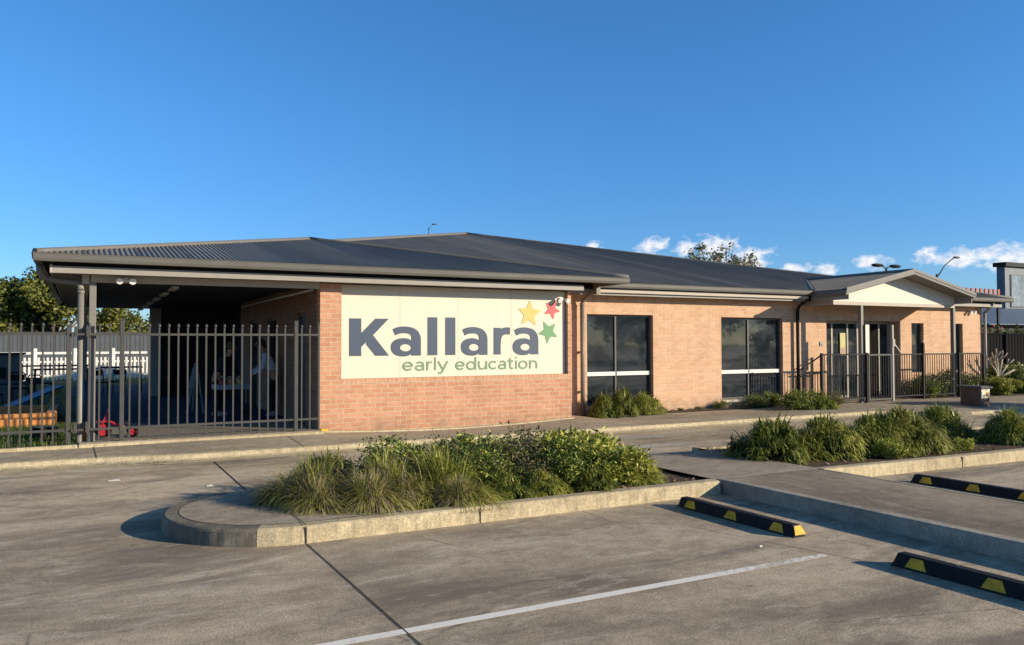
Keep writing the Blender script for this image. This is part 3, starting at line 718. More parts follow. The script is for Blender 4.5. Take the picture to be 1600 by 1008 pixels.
GL={ # strokes in units of x-height; (advance, [strokes])
 'e':(1.08,[arc(.47,.5,.40,.42,0,318),[(.08,.5),(.86,.5)]]),
 'a':(1.0,[arc(.44,.30,.33,.24,0,360),[(.78,.0),(.78,.62)],arc(.46,.60,.32,.33,0,140)]),
 'r':(.66,[[(.14,0),(.14,1)],[(.14,.45),(.2,.75),(.34,.9),(.56,.93)]]),
 'l':(.42,[[(.2,0),(.2,1.48)]]),
 'y':(1.0,[[(.06,1),(.5,.03)],[(.92,1),(.46,-.12),(.3,-.35),(.06,-.33)]]),
 'd':(1.16,[arc(.50,.48,.40,.42,0,360),[(.95,0),(.95,1.48)]]),
 'u':(1.12,[[(.14,1),(.14,.42),(.22,.16),(.44,.06),(.68,.12),(.86,.35),(.9,.55)],[(.92,0),(.92,1)]]),
 'c':(1.0,[arc(.50,.5,.40,.42,45,315)]),
 't':(.74,[[(.28,1.28),(.28,.3),(.36,.1),(.62,.07)],[(.04,.93),(.62,.93)]]),
 'i':(.42,[[(.2,0),(.2,1)],[(.2,1.25),(.2,1.42)]]),
 'o':(1.14,[arc(.52,.48,.42,.42,0,360)]),
 'n':(1.12,[[(.14,0),(.14,1)],[(.14,.5),(.24,.82),(.5,.93),(.76,.84),(.86,.6),(.86,0)]])}
def word(w,x0,x1,z,xh,mat):
    tot=sum(GL[c][0] for c in w); k=(x1-x0)/tot; x=x0
    for c in w:
        t=LT()
        for st in GL[c][1]:
            t.ribbon([(x+a*k,z+b*xh) for a,b in st],.034)
        t.m.build('letter',mat,SG); x+=GL[c][0]*k
word('early',5.33,6.27,1.0,.17,M_sgreen); word('education',6.42,8.30,.995,.17,M_sgreen)
def star(cx,cz,r,rot,mat,lab):
    t=LT(); pts=[]
    V=[(cx+(r if i%2==0 else r*.45)*sin(R(rot)+pi*i/5),cz+(r if i%2==0 else r*.45)*cos(R(rot)+pi*i/5)) for i in range(10)]
    for i in range(10):
        a,b,c=V[i-1],V[i],V[(i+1)%10]; f=.16 if i%2==0 else .08
        pa=(b[0]+(a[0]-b[0])*f,b[1]+(a[1]-b[1])*f); pc=(b[0]+(c[0]-b[0])*f,b[1]+(c[1]-b[1])*f)
        pts+=[pa,((pa[0]+pc[0]+2*b[0])/4,(pa[1]+pc[1]+2*b[1])/4),pc]
    t.poly(pts[::-1]); o=t.m.build('star',mat,SG,lab)
star(8.08,2.12,.29,4,M_yel,'large yellow star'); star(8.62,2.21,.21,28,M_red,'small red star'); star(8.53,1.75,.25,-28,M_stgreen,'green star lowest of the three')

# ------------------------------------------------------------------ security lights
def sec_light(x,y,z,lab,s=1.0,up=False):
    t=thing('security_light',lab,'wall light',(x,y,z),'security lights under the eaves')
    m=MB(); m.cbox(x-.05,x+.05,y-.035,y,z-.04,z+.04,.008); m.build('base',M_white,t)
    for q in (-1,1):
        m=MB(); m.tube([(x+q*.02,y-.03,z),(x+q*.07,y-.08,z-.01)],.012,8); c=(x+q*.085,y-.1,z-.02)
        m.tube([(c[0],c[1]+.05,c[2]+.02),(c[0]+q*.01,c[1]-.05*s,c[2]-.02)],[.03*s,.052*s],14); m.build('lamp_head',M_white,t)
sec_light(.6,14.3,2.555,'twin white spotlight on the beam above the verandah fence',1.0)
sec_light(8.83,14.372,2.43,'twin white spotlight at the top right corner of the cream sign',1.0)
sec_light(24.4,15.4,2.46,'twin white spotlight on the far right brick corner under the eave',1.0)

# ------------------------------------------------------------------ fences
def picket(m,x,y,z0,z1,s=.0125):
    m.box(x-s,x+s,y-s,y+s,z0,z1)
    m.tube([(x,y,z1),(x,y,z1+.012),(x,y,z1+.03),(x,y,z1+.05),(x,y,z1+.062)],[s*1.1,s*1.9,s*2.0,s*1.2,.002],8)
def fence_run(x0,x1,y,posts,lab,name='picket_fence'):
    t=thing(name,lab,'fence',((x0+x1)/2,y,0))
    for p,w,h in posts:
        m=MB(); m.cbox(p-w,p+w,y-w,y+w,-.03,h,.006); m.cbox(p-w-.006,p+w+.006,y-w-.006,y+w+.006,h+.001,h+.018,.004); m.build('post',M_fence,t)
    m=MB(); 
    ps=sorted(p for p,_,_ in posts); segs=[x0]+[q for p in ps for q in (p-.03,p+.03)]+[x1]
    m.box(x0,x1,y-.018,y+.018,1.655,1.69); m.build('rail',M_fence,t)
    m=MB(); m.box(x0,x1,y-.018,y+.018,.175,.21); m.build('rail',M_fence,t)
    xs=[]; x=x0+.07
    while x<x1-.04:
        if all(abs(x-p)>.07 for p in ps): xs.append(x)
        x+=.1435
    for x in xs[:95]:
        m=MB(); picket(m,x,y,.0 if x>0 else -.02,1.79); m.build('picket',M_fence,t)
    return t
fence_run(.02,3.70,14.2,[(.55,.033,1.90),(3.29,.033,1.90),(3.69,.02,1.86)],'charcoal steel picket fence closing the front of the verandah')
fence_run(-5.2,-.20,14.2,[(-.19,.035,1.80),(-2.7,.033,1.86),(-5.1,.033,1.86)],'charcoal steel picket fence running left across the lawn')
# gate hardware bridging the verandah post
t=thing('fence_bracket','dark steel gate brackets wrapped around the verandah post and downpipe','bracket',(0,14.2,0))
for z in (.175,1.655):
    m=MB(); m.box(-.154,.02,14.13,14.16,z,z+.035); m.cbox(-.12,-.07,14.12,14.24,z-.02,z+.14,.006); m.cbox(.04,.10,14.12,14.24,z-.02,z+.14,.006); m.build('bracket_plate',M_fence,t)

# entry balustrade and gate
EY=14.28
def balus(x0,x1,zb,zt,lab,sp=.1,posts=(),ptop=None,mat=M_dark,name='balustrade',EY=14.28,px_=None):
    t=thing(name,lab,'fence',((x0+x1)/2,EY,0),'entry fence panels')
    m=MB(); m.box(x0,x1,EY-.018,EY+.018,zt-.035,zt); m.build('rail',mat,t)
    m=MB(); m.box(x0,x1,EY-.018,EY+.018,zb,zb+.035); m.build('rail',mat,t)
    x=x0+sp/2
    while x<x1-.02:
        m=MB(); m.box(x-.008,x+.008,EY-.008,EY+.008,zb+.03,zt-.03); m.build('baluster',mat,t); x+=sp
    for p in posts:
        m=MB(); m.cbox(p-.032,p+.032,EY-.032,EY+.032,-.14,(ptop or zt)+.02,.005); m.build('post',mat,t)
    return t
t=balus(16.72,17.55,-.08,.70,'low dark railing panel with sloping handrail left of the entry porch',.11,(17.6,),1.16,EY=15.22)
m=MB(); m.bar((16.72,15.22,.76),(17.58,15.22,1.17),.03,.03); m.build('handrail',M_dark,t)
balus(16.56,18.12,.04,1.22,'dark entry fence panel in front of the glass sidelight',.1,(16.5,18.19,),1.22)
balus(19.27,20.44,.04,1.20,'dark entry fence panel between the gate latch post and the lock post',.1,(20.5,),1.2)
balus(20.56,21.9,.04,1.20,'dark entry fence panel behind the low shrubs left of the right porch post',.1,(22.1,))
balus(22.16,23.2,.04,1.20,'dark entry fence panel at the right brick corner',.1,(23.25,))
g=thing('entry_gate','tall steel childproof gate with pale latch post at the entry','gate',(18.7,EY,0))
m=MB()
m.box(18.25,18.29,EY-.02,EY+.02,-.02,1.2); m.box(19.12,19.16,EY-.02,EY+.02,-.02,1.2); m.box(18.29,19.12,EY-.018,EY+.018,1.16,1.2); m.box(18.29,19.12,EY-.018,EY+.018,-.02,.02); m.build('frame',M_fence,g)
x=18.37
while x<19.1:
    m=MB(); m.box(x-.008,x+.008,EY-.008,EY+.008,.02,1.16); m.build('baluster',M_dark,g); x+=.095
m=MB(); m.cbox(19.18,19.25,EY-.035,EY+.035,-.1,1.98,.006); m.build('latch_post',M_fencelight,g)
m=MB(); m.bar((19.25,EY,1.52),(19.55,EY-.02,1.22),.03,.03); m.cbox(19.16,19.27,EY-.06,EY-.036,1.4,1.6,.006); m.build('latch',M_fencelight,g)
t=thing('gate_lock','black magnetic lock standing on the fence post before the narrow window','lock',(20.5,EY,1.22))
m=MB(); m.cbox(20.46,20.54,EY-.04,EY+.04,1.221,1.47,.01); m.tube([(20.5,EY,1.47),(20.5,EY,1.52)],[.03,.018],10); m.build('case',M_dark,t)
m=MB(); m.tube([(20.5,EY-.01,1.52),(20.5,EY-.01,1.555)],[.022,.02],10); m.build('knob',M_white,t)
t=thing('notice_board','narrow pale notice board fixed to the left porch post','notice board',(18.2,14.42,1.2))
m=MB(); m.cbox(18.185,18.34,14.30,14.335,1.22,1.98,.006); m.build('board',M_gable,t)
m=MB(); m.box(18.175,18.184,14.295,14.339,1.22,1.98); m.box(18.341,18.35,14.295,14.339,1.22,1.98); m.build('frame',M_alu,t)
t=thing('poster','yellow and cream poster stuck inside the entry glass','poster',(18.95,15.7,1.2))
m=MB(); m.box(18.90,19.12,15.70,15.706,1.15,1.78); m.build('sheet',paint('poster_yellow',(.55,.5,.22),.6,.2,9),t)
m=MB(); m.box(18.93,19.09,15.697,15.7,1.2,1.36); m.build('picture',paint('poster_pink',(.5,.3,.25),.6,.4,20),t)
t=thing('wall_intercom','small grey intercom plate on the brick beside the entry glass','intercom',(17.8,15.4,1.4))
m=MB(); m.cbox(17.72,17.84,15.375,15.4,1.42,1.54,.006); m.build('plate',M_fencelight,t); m=MB(); m.tube([(17.78,15.37,1.46),(17.78,15.376,1.46)],.015,10); m.build('button',M_dark,t)

# brick letterbox / planter pillar
t=thing('brick_pillar','low brown brick pillar with grey capstone and a cream and yellow notice plate','pillar',(19.75,12.35,-.1))
m=MB(); m.cbox(19.56,19.93,12.10,12.62,-.13,.36,.006); m.build('brickwork',M_brickbox,t)
m=MB(); m.cbox(19.50,19.99,12.04,12.70,.361,.42,.012); m.build('capstone',paint('capstone',(.12,.11,.1),.8,.2,6),t)
m=MB(); m.box(19.58,19.92,12.085,12.099,.12,.34); m.build('notice_plate',M_panel,t)
m=MB(); m.box(19.77,19.87,12.08,12.084,.14,.27); m.build('label_patch',M_syel,t)

# ------------------------------------------------------------------ wheel stops
def wheel_stop(lab):
    t=thing('wheel_stop',lab,'wheel stop',(0,0,0),'rubber wheel stops')
    # profile trapezoid: base .15 wide, top .09, height .10; length 1.62 along y with sloping ends
    Lh=.79; 
    def ring(y,sc,zt): 
        w0,w1=.076,.045
        return [(-w0,y,0),(-w1,y+0,zt-.006),(-w1+.006,y,zt),(w1-.006,y,zt),(w1,y,zt-.006),(w0,y,0)]
    secs=[(-Lh,.0,.004),(-Lh+.03,0,.1)]
    m=MB(); vs=[];fs=[]
    ys=[(-Lh,.02),(-Lh+.045,.1)]+[(-Lh+.045+(2*Lh-.09)*i/12,.1) for i in range(1,12)]+[(Lh-.045,.1),(Lh,.02)]
    for y,h in ys: vs+=ring(y,1,h)
    n=6
    for i in range(len(ys)-1):
        for k in range(n-1): a=i*n+k; fs.append((a,a+1,a+n+1,a+n))
    fs.append(tuple(range(n-1,-1,-1))); fs.append(tuple(range((len(ys)-1)*n,len(ys)*n)))
    m.add(vs,fs); m.build('body',M_black,t)
    def patch(yc,side):
        # reflector moulded 3 mm proud of the sloping face
        s=side; o=.004
        X=lambda z:(.076-(.031*z/.094)+o)*s
        zs0,zs1=.016,.088; a,b=.085,.048
        p=[(X(zs0),yc-a,zs0),(X(zs0),yc+a,zs0),(X(zs1),yc+b,zs1),(X(zs1),yc-b,zs1)]
        q=MB(); q.prism(p if s>0 else p[::-1],(-.006*s,0,0)); q.build('reflector',M_syel,t)
    for yc in (-.58,0,.58): patch(yc,-1); patch(yc,1)
    q=MB(); e=-Lh-.004
    q.prism([(-.066,-Lh-.002,.02),(.066,-Lh-.002,.02),(.038,-Lh+.037,.09),(-.038,-Lh+.037,.09)],(0,-.007,.003)); q.build('reflector',M_syel,t)
    for yc in (-.3,.3):
        q=MB(); q.tube([(0,yc,.099),(0,yc,.104)],.012,10); q.build('bolt',M_alu,t)
    return t
ws=wheel_stop('black and yellow rubber wheel stop nearest the island kerb end'); ws.location=(5.56,5.86,ZR)
dup(ws,(5.54,3.32,ZR),0,1,'black and yellow rubber wheel stop closest to the camera, cut by the right edge')
dup(ws,(8.98,5.62,ZR),0,1,'black and yellow rubber wheel stop on the far side of the raised walkway')
# ------------------------------------------------------------------ plants
def blade(m,base,dirv,length,w,droop,seg=5,mi=0,rnd=random):
    p=Vector(base); d=Vector(dirv).normalized(); side=d.cross(Vector((0,0,1)))
    if side.length<.01: side=Vector((1,0,0))
    side.normalize(); vs=[];fs=[]; st=length/seg
    for i in range(seg+1):
        t=i/seg; ww=w*(1-t**2.2)*.5+.0008
        fold=Vector((0,0,.35*ww))
        vs+=[p-side*ww+fold,p+side*ww+fold]
        d=(d+Vector((0,0,-droop/seg*(0.4+1.6*t)))).normalized(); p=p+d*st
        if p.z<.01: p.z=.01
    for i in range(seg): fs.append((2*i,2*i+1,2*i+3,2*i+2))
    m.add([tuple(v) for v in vs],fs,mi,True)
def clump_mesh(seed,r,h,n,w,dry=.12,droop=1.5,upright=.7,mats=None):
    rnd=random.Random(seed); m=MB()
    for i in range(n):
        a=rnd.random()*2*pi; t=rnd.random()**upright; q=r*(.12+.42*t)*rnd.random()**.4
        tilt=t*1.35; k=rnd.uniform(.72,1.08)
        d=(cos(a)*sin(tilt)+rnd.gauss(0,.16),sin(a)*sin(tilt)+rnd.gauss(0,.16),cos(tilt)+.32)
        ln=(h*1.25*(1-t)+(h*.75+r*.55)*t)*k
        blade(m,(cos(a)*q,sin(a)*q,0),d,ln,w*rnd.uniform(.7,1.3),droop*(.55+.6*t)*rnd.uniform(.7,1.4),6,1 if rnd.random()<dry else 0)
    return m
def dome_mesh(seed,r,h,n,w,dry=.15,tufts=34,ln=.26,droop=1.9,spread=.55):
    # a mound built of many small tufts, each arching its own way, with gaps between
    rnd=random.Random(seed); m=MB(); ts=[]
    for j in range(tufts):
        a=rnd.random()*2*pi; q=rnd.random()**.55; hh=h*.78*(1-q*q*.85)*rnd.uniform(.45,1.0)
        ts.append((Vector((cos(a)*q*r*.82,sin(a)*q*r*.82,hh)),Vector((cos(a)*q*1.3,sin(a)*q*1.3,.55+.7*(1-q))).normalized(),rnd.uniform(.7,1.25),rnd.random()<dry))
    for i in range(n):
        c,d0,sc,dd=ts[int(rnd.random()*len(ts))]
        b=c+Vector((rnd.gauss(0,.05),rnd.gauss(0,.05),-.07+rnd.gauss(0,.04)))*sc
        if b.z<.005: b.z=.005
        d=d0+Vector((rnd.gauss(0,spread),rnd.gauss(0,spread),rnd.gauss(.1,spread*.7)))
        blade(m,b,d,ln*sc*rnd.uniform(.55,1.2),w*rnd.uniform(.6,1.3),droop*rnd.uniform(.3,1.4),4,1 if (rnd.random()<(.75 if dd else dry*.6)) else 0)
    return m
def shrub_mesh(seed,r,h,n,leaf=.06,stems=26):
    rnd=random.Random(seed); lv=MB(); st=MB(); 
    cl=[]
    for i in range(stems):
        a=rnd.random()*2*pi; q=rnd.random()**.5; 
        top=Vector((cos(a)*q*r,sin(a)*q*r*.9,h*(rnd.uniform(.55,1.12)*(1-.42*q*q))))
        b=Vector((cos(a)*q*r*.25,sin(a)*q*r*.25,0)); mid=b.lerp(top,.5)+Vector((rnd.gauss(0,.03),rnd.gauss(0,.03),.02))
        st.tube([b,mid,top],[.008,.006,.003],5)
        for k in range(7):
            t=rnd.uniform(.35,1.02); cl.append((b.lerp(top,t)+Vector((rnd.gauss(0,.07),rnd.gauss(0,.07),rnd.gauss(0,.05))),(top-b).normalized(),t))
    for i in range(n):
        c,ax_,t=rnd.choice(cl)
        p=c+Vector((rnd.gauss(0,.045),rnd.gauss(0,.045),rnd.gauss(0,.04)))
        if p.z<.02: p.z=.02+rnd.random()*.05
        d=(Vector((rnd.gauss(0,1),rnd.gauss(0,1),rnd.gauss(.5,.7)))).normalized()
        L_=leaf*rnd.uniform(.7,1.4); s=d.cross(Vector((rnd.gauss(0,1),rnd.gauss(0,1),rnd.gauss(0,1)))).normalized()*L_*.17
        nrm=d.cross(s).normalized()*L_*.06
        mi=0 if rnd.random()<.8 else 1
        lv.add([p,p+d*L_*.45+s+nrm,p+d*L_,p+d*L_*.45-s+nrm,p+d*L_*.45],[(0,1,2,4),(0,4,2,3)],mi,True)
    return lv,st
def plant(kind,seed,lab,cat,mats,group,**k):
    t=thing('strap_leaf_plant' if kind in('clump','dome') else 'leafy_shrub',lab,cat,(0,0,0),group)
    if kind in('clump','dome'):
        (clump_mesh if kind=='clump' else dome_mesh)(seed,**k).build('foliage',mats,t)
    else:
        lv,st=shrub_mesh(seed,**k); lv.build('foliage',mats,t); st.build('stems',M_twig,t)
    return t
used={}
def place(key,loc,rot,sc,lab,group):
    src=protos[key]
    if key not in used: used[key]=1; src.location=loc; src.rotation_euler=(0,0,rot); src.scale=(sc if isinstance(sc,tuple) else (sc,)*3); src['label']=lab; src['group']=group; return src
    o=dup(src,loc,rot,sc,lab); o['group']=group; return o
protos={
 'g1':plant('dome',1,'','plant',[M_grassA,M_grassD],'',r=.60,h=.42,n=2900,w=.010,dry=.42,tufts=22,ln=.42,droop=1.7,spread=.42),
 'g2':plant('dome',2,'','plant',[M_grassA,M_grassB],'',r=.46,h=.44,n=2900,w=.010,dry=.2,tufts=18,ln=.40,droop=1.5,spread=.36),
 'g3':plant('dome',3,'','plant',[M_grassB,M_grassA],'',r=.62,h=.72,n=5600,w=.019,dry=.35,tufts=95,ln=.20,droop=2.4,spread=.5),
 'g4':plant('dome',4,'','plant',[M_grassB,M_grassC],'',r=.60,h=.62,n=4600,w=.019,dry=.30,tufts=75,ln=.21,droop=2.2),
 'g5':plant('dome',14,'','plant',[M_grassA,M_grassB],'',r=.64,h=.70,n=5400,w=.018,dry=.35,tufts=85,ln=.22,droop=2.5),
 'g6':plant('clump',15,'','plant',[M_grassD,M_grassA],'',r=.42,h=.34,n=1300,w=.008,dry=.35,droop=2.2,upright=.9),
 's1':plant('shrub',5,'','shrub',[M_leafA,M_leafC],'',r=.60,h=.60,n=6500,leaf=.085,stems=52),
 's2':plant('shrub',6,'','shrub',[M_leafB,M_leafC],'',r=.56,h=.56,n=5000,leaf=.055,stems=44),
 's3':plant('shrub',8,'','shrub',[M_leafC,M_leafA],'',r=.56,h=.55,n=5400,leaf=.06,stems=44),
 's4':plant('shrub',9,'','shrub',[M_leafC,M_leafB],'',r=.45,h=.45,n=3000,leaf=.05,stems=30),
}
ZB=-.09
G1='plants in the long foreground island'
for key,x,y,rot,sc,lab in (
 ('g1',2.02,8.05,.3,.88,'pale green grassy clump at the rounded left tip of the island'),
 ('g6',1.98,7.66,.9,.9,'straw coloured dry grass tuft spilling onto the nose slab'),
 ('g4',2.30,8.50,1.3,.88,'dark strap leaf clump behind the leftmost grassy clump of the island'),
 ('g6',2.45,7.50,2.9,1.05,'brown dry grass tuft between the two left grass clumps'),
 ('g1',2.72,7.90,2.2,.92,'arching grass clump with dry brown blades second from the island tip'),
 ('g2',3.28,7.72,4.0,1.02,'bright feathery grass clump third from the island tip'),
 ('g6',3.30,7.28,5.0,.8,'short straw tuft on the kerb below the feathery grass'),
 ('s3',3.05,8.48,.5,1.0,'dark bushy shrub behind the feathery grass clump'),
 ('s2',3.60,8.45,1.1,.95,'greyish twiggy shrub between the two dark back shrubs'),
 ('g4',3.85,7.42,1.1,.55,'short dark tuft on the kerb below the dark shrub'),
 ('s3',3.95,8.38,2.5,1.05,'dark green shrub in the middle back of the island'),
 ('s3',3.80,7.85,3.3,.82,'dark low shrub in front of the middle back shrub'),
 ('s2',4.25,7.95,.8,.98,'purplish twiggy shrub in the middle of the island'),
 ('s2',4.70,8.35,3.1,1.1,'taller purplish shrub behind the middle of the island'),
 ('g5',4.30,7.38,5.0,.48,'low bright strap leaf tuft by the kerb in the island centre'),
 ('s3',4.80,7.72,4.2,.88,'dark shrub just right of the island centre'),
 ('g4',4.88,7.30,.4,.50,'low strap leaf tuft by the kerb right of the island centre'),
 ('s1',5.12,8.15,1.5,.98,'bright yellow green shrub, tallest of the island'),
 ('s1',5.48,8.22,4.4,.90,'bright yellow green shrub right of the tallest one'),
 ('s1',5.28,7.60,2.4,.80,'bright green shrub low at the front right of the island'),
 ('g5',5.68,7.62,.9,.60,'broad strap leaf clump drooping at the right end of the island')):
    place(key,(x,y,ZB),rot,(sc,sc,sc*.90),lab,G1)
G2='plants in the far island beyond the walkway'
for key,x,y,rot,sc,lab in (
 ('g4',8.38,8.12,.2,1.05,'leftmost domed strap leaf clump of the far island, the darkest dome'),
 ('g3',9.25,7.95,1.9,.98,'second domed strap leaf clump from the left in the far island'),
 ('g4',9.95,7.85,3.6,.72,'low dome between the two tallest domes of the far island'),
 ('g5',10.70,7.80,5.0,1.10,'tallest and brightest domed strap leaf clump of the far island'),
 ('g3',10.25,7.95,2.0,.95,'dome touching the tallest clump on its left side'),
 ('s1',9.80,7.38,1.0,.42,'small yellow green sprig at the kerb between the far island domes'),
 ('s1',11.45,7.35,3.0,.30,'tiny yellow green sprig at the kerb right of the tallest dome'),
 ('g4',12.75,8.6,.7,1.0,'dark low strap leaf clump fourth along the far island'),
 ('g5',12.15,8.75,2.7,.72,'yellowish low clump behind the gap right of the tallest dome'),
 ('g3',13.10,7.6,2.6,.92,'rightmost strap leaf clump of the far island')):
    if x>15: continue
    place(key,(x,y,ZB),rot,sc,lab,G2)
G3='plants along the brick wall'
for key,x,y,z,rot,sc,lab in (
 ('g4',10.85,15.02,-.13,.7,(1.05,.7,1.15),'strap leaf clump under the first tall window'),
 ('g4',10.35,15.0,-.13,3.7,(.75,.6,.95),'smaller strap leaf clump by the downpipe'),
 ('g3',11.5,15.05,-.13,2.7,(.85,.6,.85),'strap leaf clump at the right end of the first tall window'),
 ('s4',12.2,15.22,-.14,.7,.28,'tiny dark weed against the bare brick, nearest the first window'),
 ('s4',12.75,15.25,-.14,1.7,.2,'tiny weed in the middle of the bare brick'),
 ('s4',13.3,15.25,-.14,2.7,.24,'tiny weed right of the middle of the bare brick'),
 ('s4',13.95,15.2,-.14,4.7,.5,'small dark shrub left of the second tall window'),
 ('s4',15.05,15.05,-.12,.1,.75,'low dark shrub under the second tall window'),
 ('s3',15.55,15.05,-.12,1.1,.62,'low shrub right of centre under the second tall window'),
 ('s3',15.45,14.10,-.125,2.1,.8,'dark green shrub before the low sloping handrail'),
 ('g4',16.05,14.05,-.11,3.1,.82,'strap leaf clump before the entry fence left post'),
 ('s2',16.65,14.05,-.10,4.1,.62,'pale dry shrub left of the porch post')):
    place(key,(x,y,z),rot,sc,lab,G3)
G4='garden plants at the right corner'
for key,x,y,z,rot,sc,lab in (
 ('s3',21.1,14.6,-.05,.3,1.0,'dark rounded shrub right of the lock post'),
 ('s4',21.75,14.85,-.05,1.3,1.3,'dark rounded shrub left of the right porch post'),
 ('s3',22.7,14.9,-.05,2.3,1.25,'dark rounded shrub right of the right porch post'),
 ('s4',23.5,14.8,-.05,3.3,1.4,'dark shrub in front of the brick corner behind the pillar'),
 ('s1',23.9,14.3,-.05,4.3,.85,'yellow green shrub right of the brick pillar'),
 ('s1',24.9,14.6,-.05,5.3,.7,'small yellow green shrub under the bare forked plant'),
 ('s3',26.2,15.4,-.05,1.3,1.5,'large green shrub at the right edge'),
 ('s1',27.2,15.2,-.05,1.9,1.35,'bright shrub furthest right in the corner garden'),
 ('g4',25.6,14.3,-.05,2.0,1.0,'strap leaf clump near the right edge of the photo')):
    place(key,(x,y,z),rot,sc,lab,G4)
m=MB(); m.poly([(20.7,14.4,-.047),(24.5,13.75,-.047),(34,13.6,-.047),(34,17.4,-.047),(25.1,17.4,-.047),(25.1,15.36,-.047),(20.9,15.36,-.047)]); structure(m.build('garden_soil',M_soil))
m=MB(); m.poly([(10.05,14.95,-.128),(16.4,14.95,-.10),(16.4,15.39,-.10),(10.05,15.39,-.128)]); structure(m.build('garden_soil',M_soil))
# bare forked plant
t=thing('forked_plant','bare grey forked succulent tree in the right corner garden','plant',(25.4,15.15,-.05))
m=MB(); b0=Vector((25.4,15.15,-.05))
m.tube([b0,b0+Vector((0,0,.28)),b0+Vector((.02,0,.42))],[.06,.05,.045],8); k0=b0+Vector((.02,0,.42))
rnd=random.Random(4)
for a,s_,h_ in ((-.75,.75,.65),(-.4,.45,.75),(-.1,.1,.85),(.2,.3,.8),(.45,.6,.55),(.8,1.0,.35),(.1,-.3,.7)):
    p1=k0+Vector((a*.35,s_*-.1,h_*.4)); p2=k0+Vector((a*.8,s_*-.15,h_*.75)); p3=k0+Vector((a*1.0,s_*-.12,h_*1.1))
    m.tube([k0,p1,p2],[.042,.034,.028],7); m.tube([p2,p3],[.028,.02],7); m.tube([p2,p2+Vector((a*.25+.06,-.1,.1*h_+.12))],[.026,.018],7)
m.build('branches',M_barkpale,t)

# ------------------------------------------------------------------ trees
def tree(x,y,z,h,cr,lab,mat,n=9000,leaf=.22,trunk_h=.35,group='background trees',seed=1,sq=.8,sparse=False,name='tree',bark=M_bark,nb=None):
    rnd=random.Random(seed); t=thing(name,lab,'tree',(x,y,z),group)
    m=MB(); th=h*trunk_h; base=Vector((x,y,z))
    pts=[base+Vector((rnd.gauss(0,.02)*h*q,rnd.gauss(0,.02)*h*q,th*q)) for q in (0,.3,.6,1)]
    m.tube(pts,[h*.035,h*.028,h*.025,h*.02],9)
    cen=base+Vector((0,0,h-cr*sq)); nb=nb or (26 if not sparse else 16); cls=[]
    for i in range(nb):
        a=rnd.random()*2*pi; u=rnd.uniform(-.75,1); rr=rnd.uniform(.45,1.0)
        c=cen+Vector((cos(a)*sqrt(1-u*u)*cr*rr,sin(a)*sqrt(1-u*u)*cr*rr,u*cr*sq*rr))
        if c.z<base.z+th*.7: c.z=base.z+th*.7+rnd.random()*.5
        mid=pts[-1].lerp(c,.5)+Vector((rnd.gauss(0,.1)*cr,rnd.gauss(0,.1)*cr,.08*cr))
        m.tube([pts[-1]-Vector((0,0,.1)),mid,c],[h*.014,h*.009,h*.003],6); cls.append((c,cr*rnd.uniform(.2,.4)*(.75 if sparse else 1)))
    m.build('trunk',bark,t)
    lv=MB()
    for i in range(n):
        c,r=rnd.choice(cls); d=Vector((rnd.gauss(0,1),rnd.gauss(0,1),rnd.gauss(0,1))).normalized()
        p=c+d*r*(rnd.random()**.45)*Vector((1,1,.75)).length/1.6
        e=Vector((rnd.gauss(0,1),rnd.gauss(0,1),rnd.gauss(0,.7))).normalized(); s=e.cross(d+Vector((.01,.02,0)))
        if s.length<.05: continue
        s=s.normalized(); L_=leaf*rnd.uniform(.6,1.4)
        lv.add([p-e*L_*.5,p+s*L_*.32,p+e*L_*.5,p-s*L_*.32],[(0,1,2,3)],0 if rnd.random()<.7 else 1,False)
    lv.build('crown',mat,t); return t
tree(-4.6,50,-.1,5.9,2.9,'broad olive green tree at the left edge of the photo',[M_treeA,M_treeB],12000,.2,seed=11)
tree(-1.2,48,-.1,5.6,2.6,'olive tree just left of the verandah eave',[M_treeA,M_treeB],12000,.2,seed=12)
tree(-8.6,52,-.1,5.6,3.0,'tree cut by the left edge behind the others',[M_treeB,M_treeA],8000,.24,seed=13)
tree(2.4,52,-.1,4.2,2.4,'tree seen under the verandah roof between the fence posts',[M_treeA,M_treeB],9000,.2,seed=14,trunk_h=.2)
tree(5.6,56,-.1,4.6,2.5,'tree seen at the far end of the verandah',[M_treeA,M_treeB],5000,.24,seed=15,trunk_h=.2)
tree(55.3,60,-.1,11.3,3.9,'sparse gum tree top rising behind the charcoal roof',[M_gum,M_treeB],3000,.3,.5,seed=22,sq=.6,sparse=True,bark=M_barkpale,nb=46)
# off-frame stand-in tree added to cast the shadow across the drive
tree(24.6,7.6,-.2,2.5,1.25,'unseen bushy tree added beyond the right edge to shade the drive',[M_treeA,M_treeB],5000,.12,.2,seed=30,group='unseen trees added beside the drive')

bt=tree(30,-40,-.2,7.5,4.6,'unseen broad tree added behind the camera to darken window reflections',[M_treeB,M_treeA],5000,.5,.2,seed=41,group='unseen trees added behind the camera')  # unseen trees, added to darken what the windows reflect
for i,(x,y,r) in enumerate(((42,-44,1),(54,-40,2),(66,-45,3),(80,-41,4),(95,-45,5),(18,-42,.5),(112,-44,2.2))):
    o=dup(bt,(x,y,-.2),r,1+.1*(i%3),'unseen broad tree added behind the camera to darken window reflections')
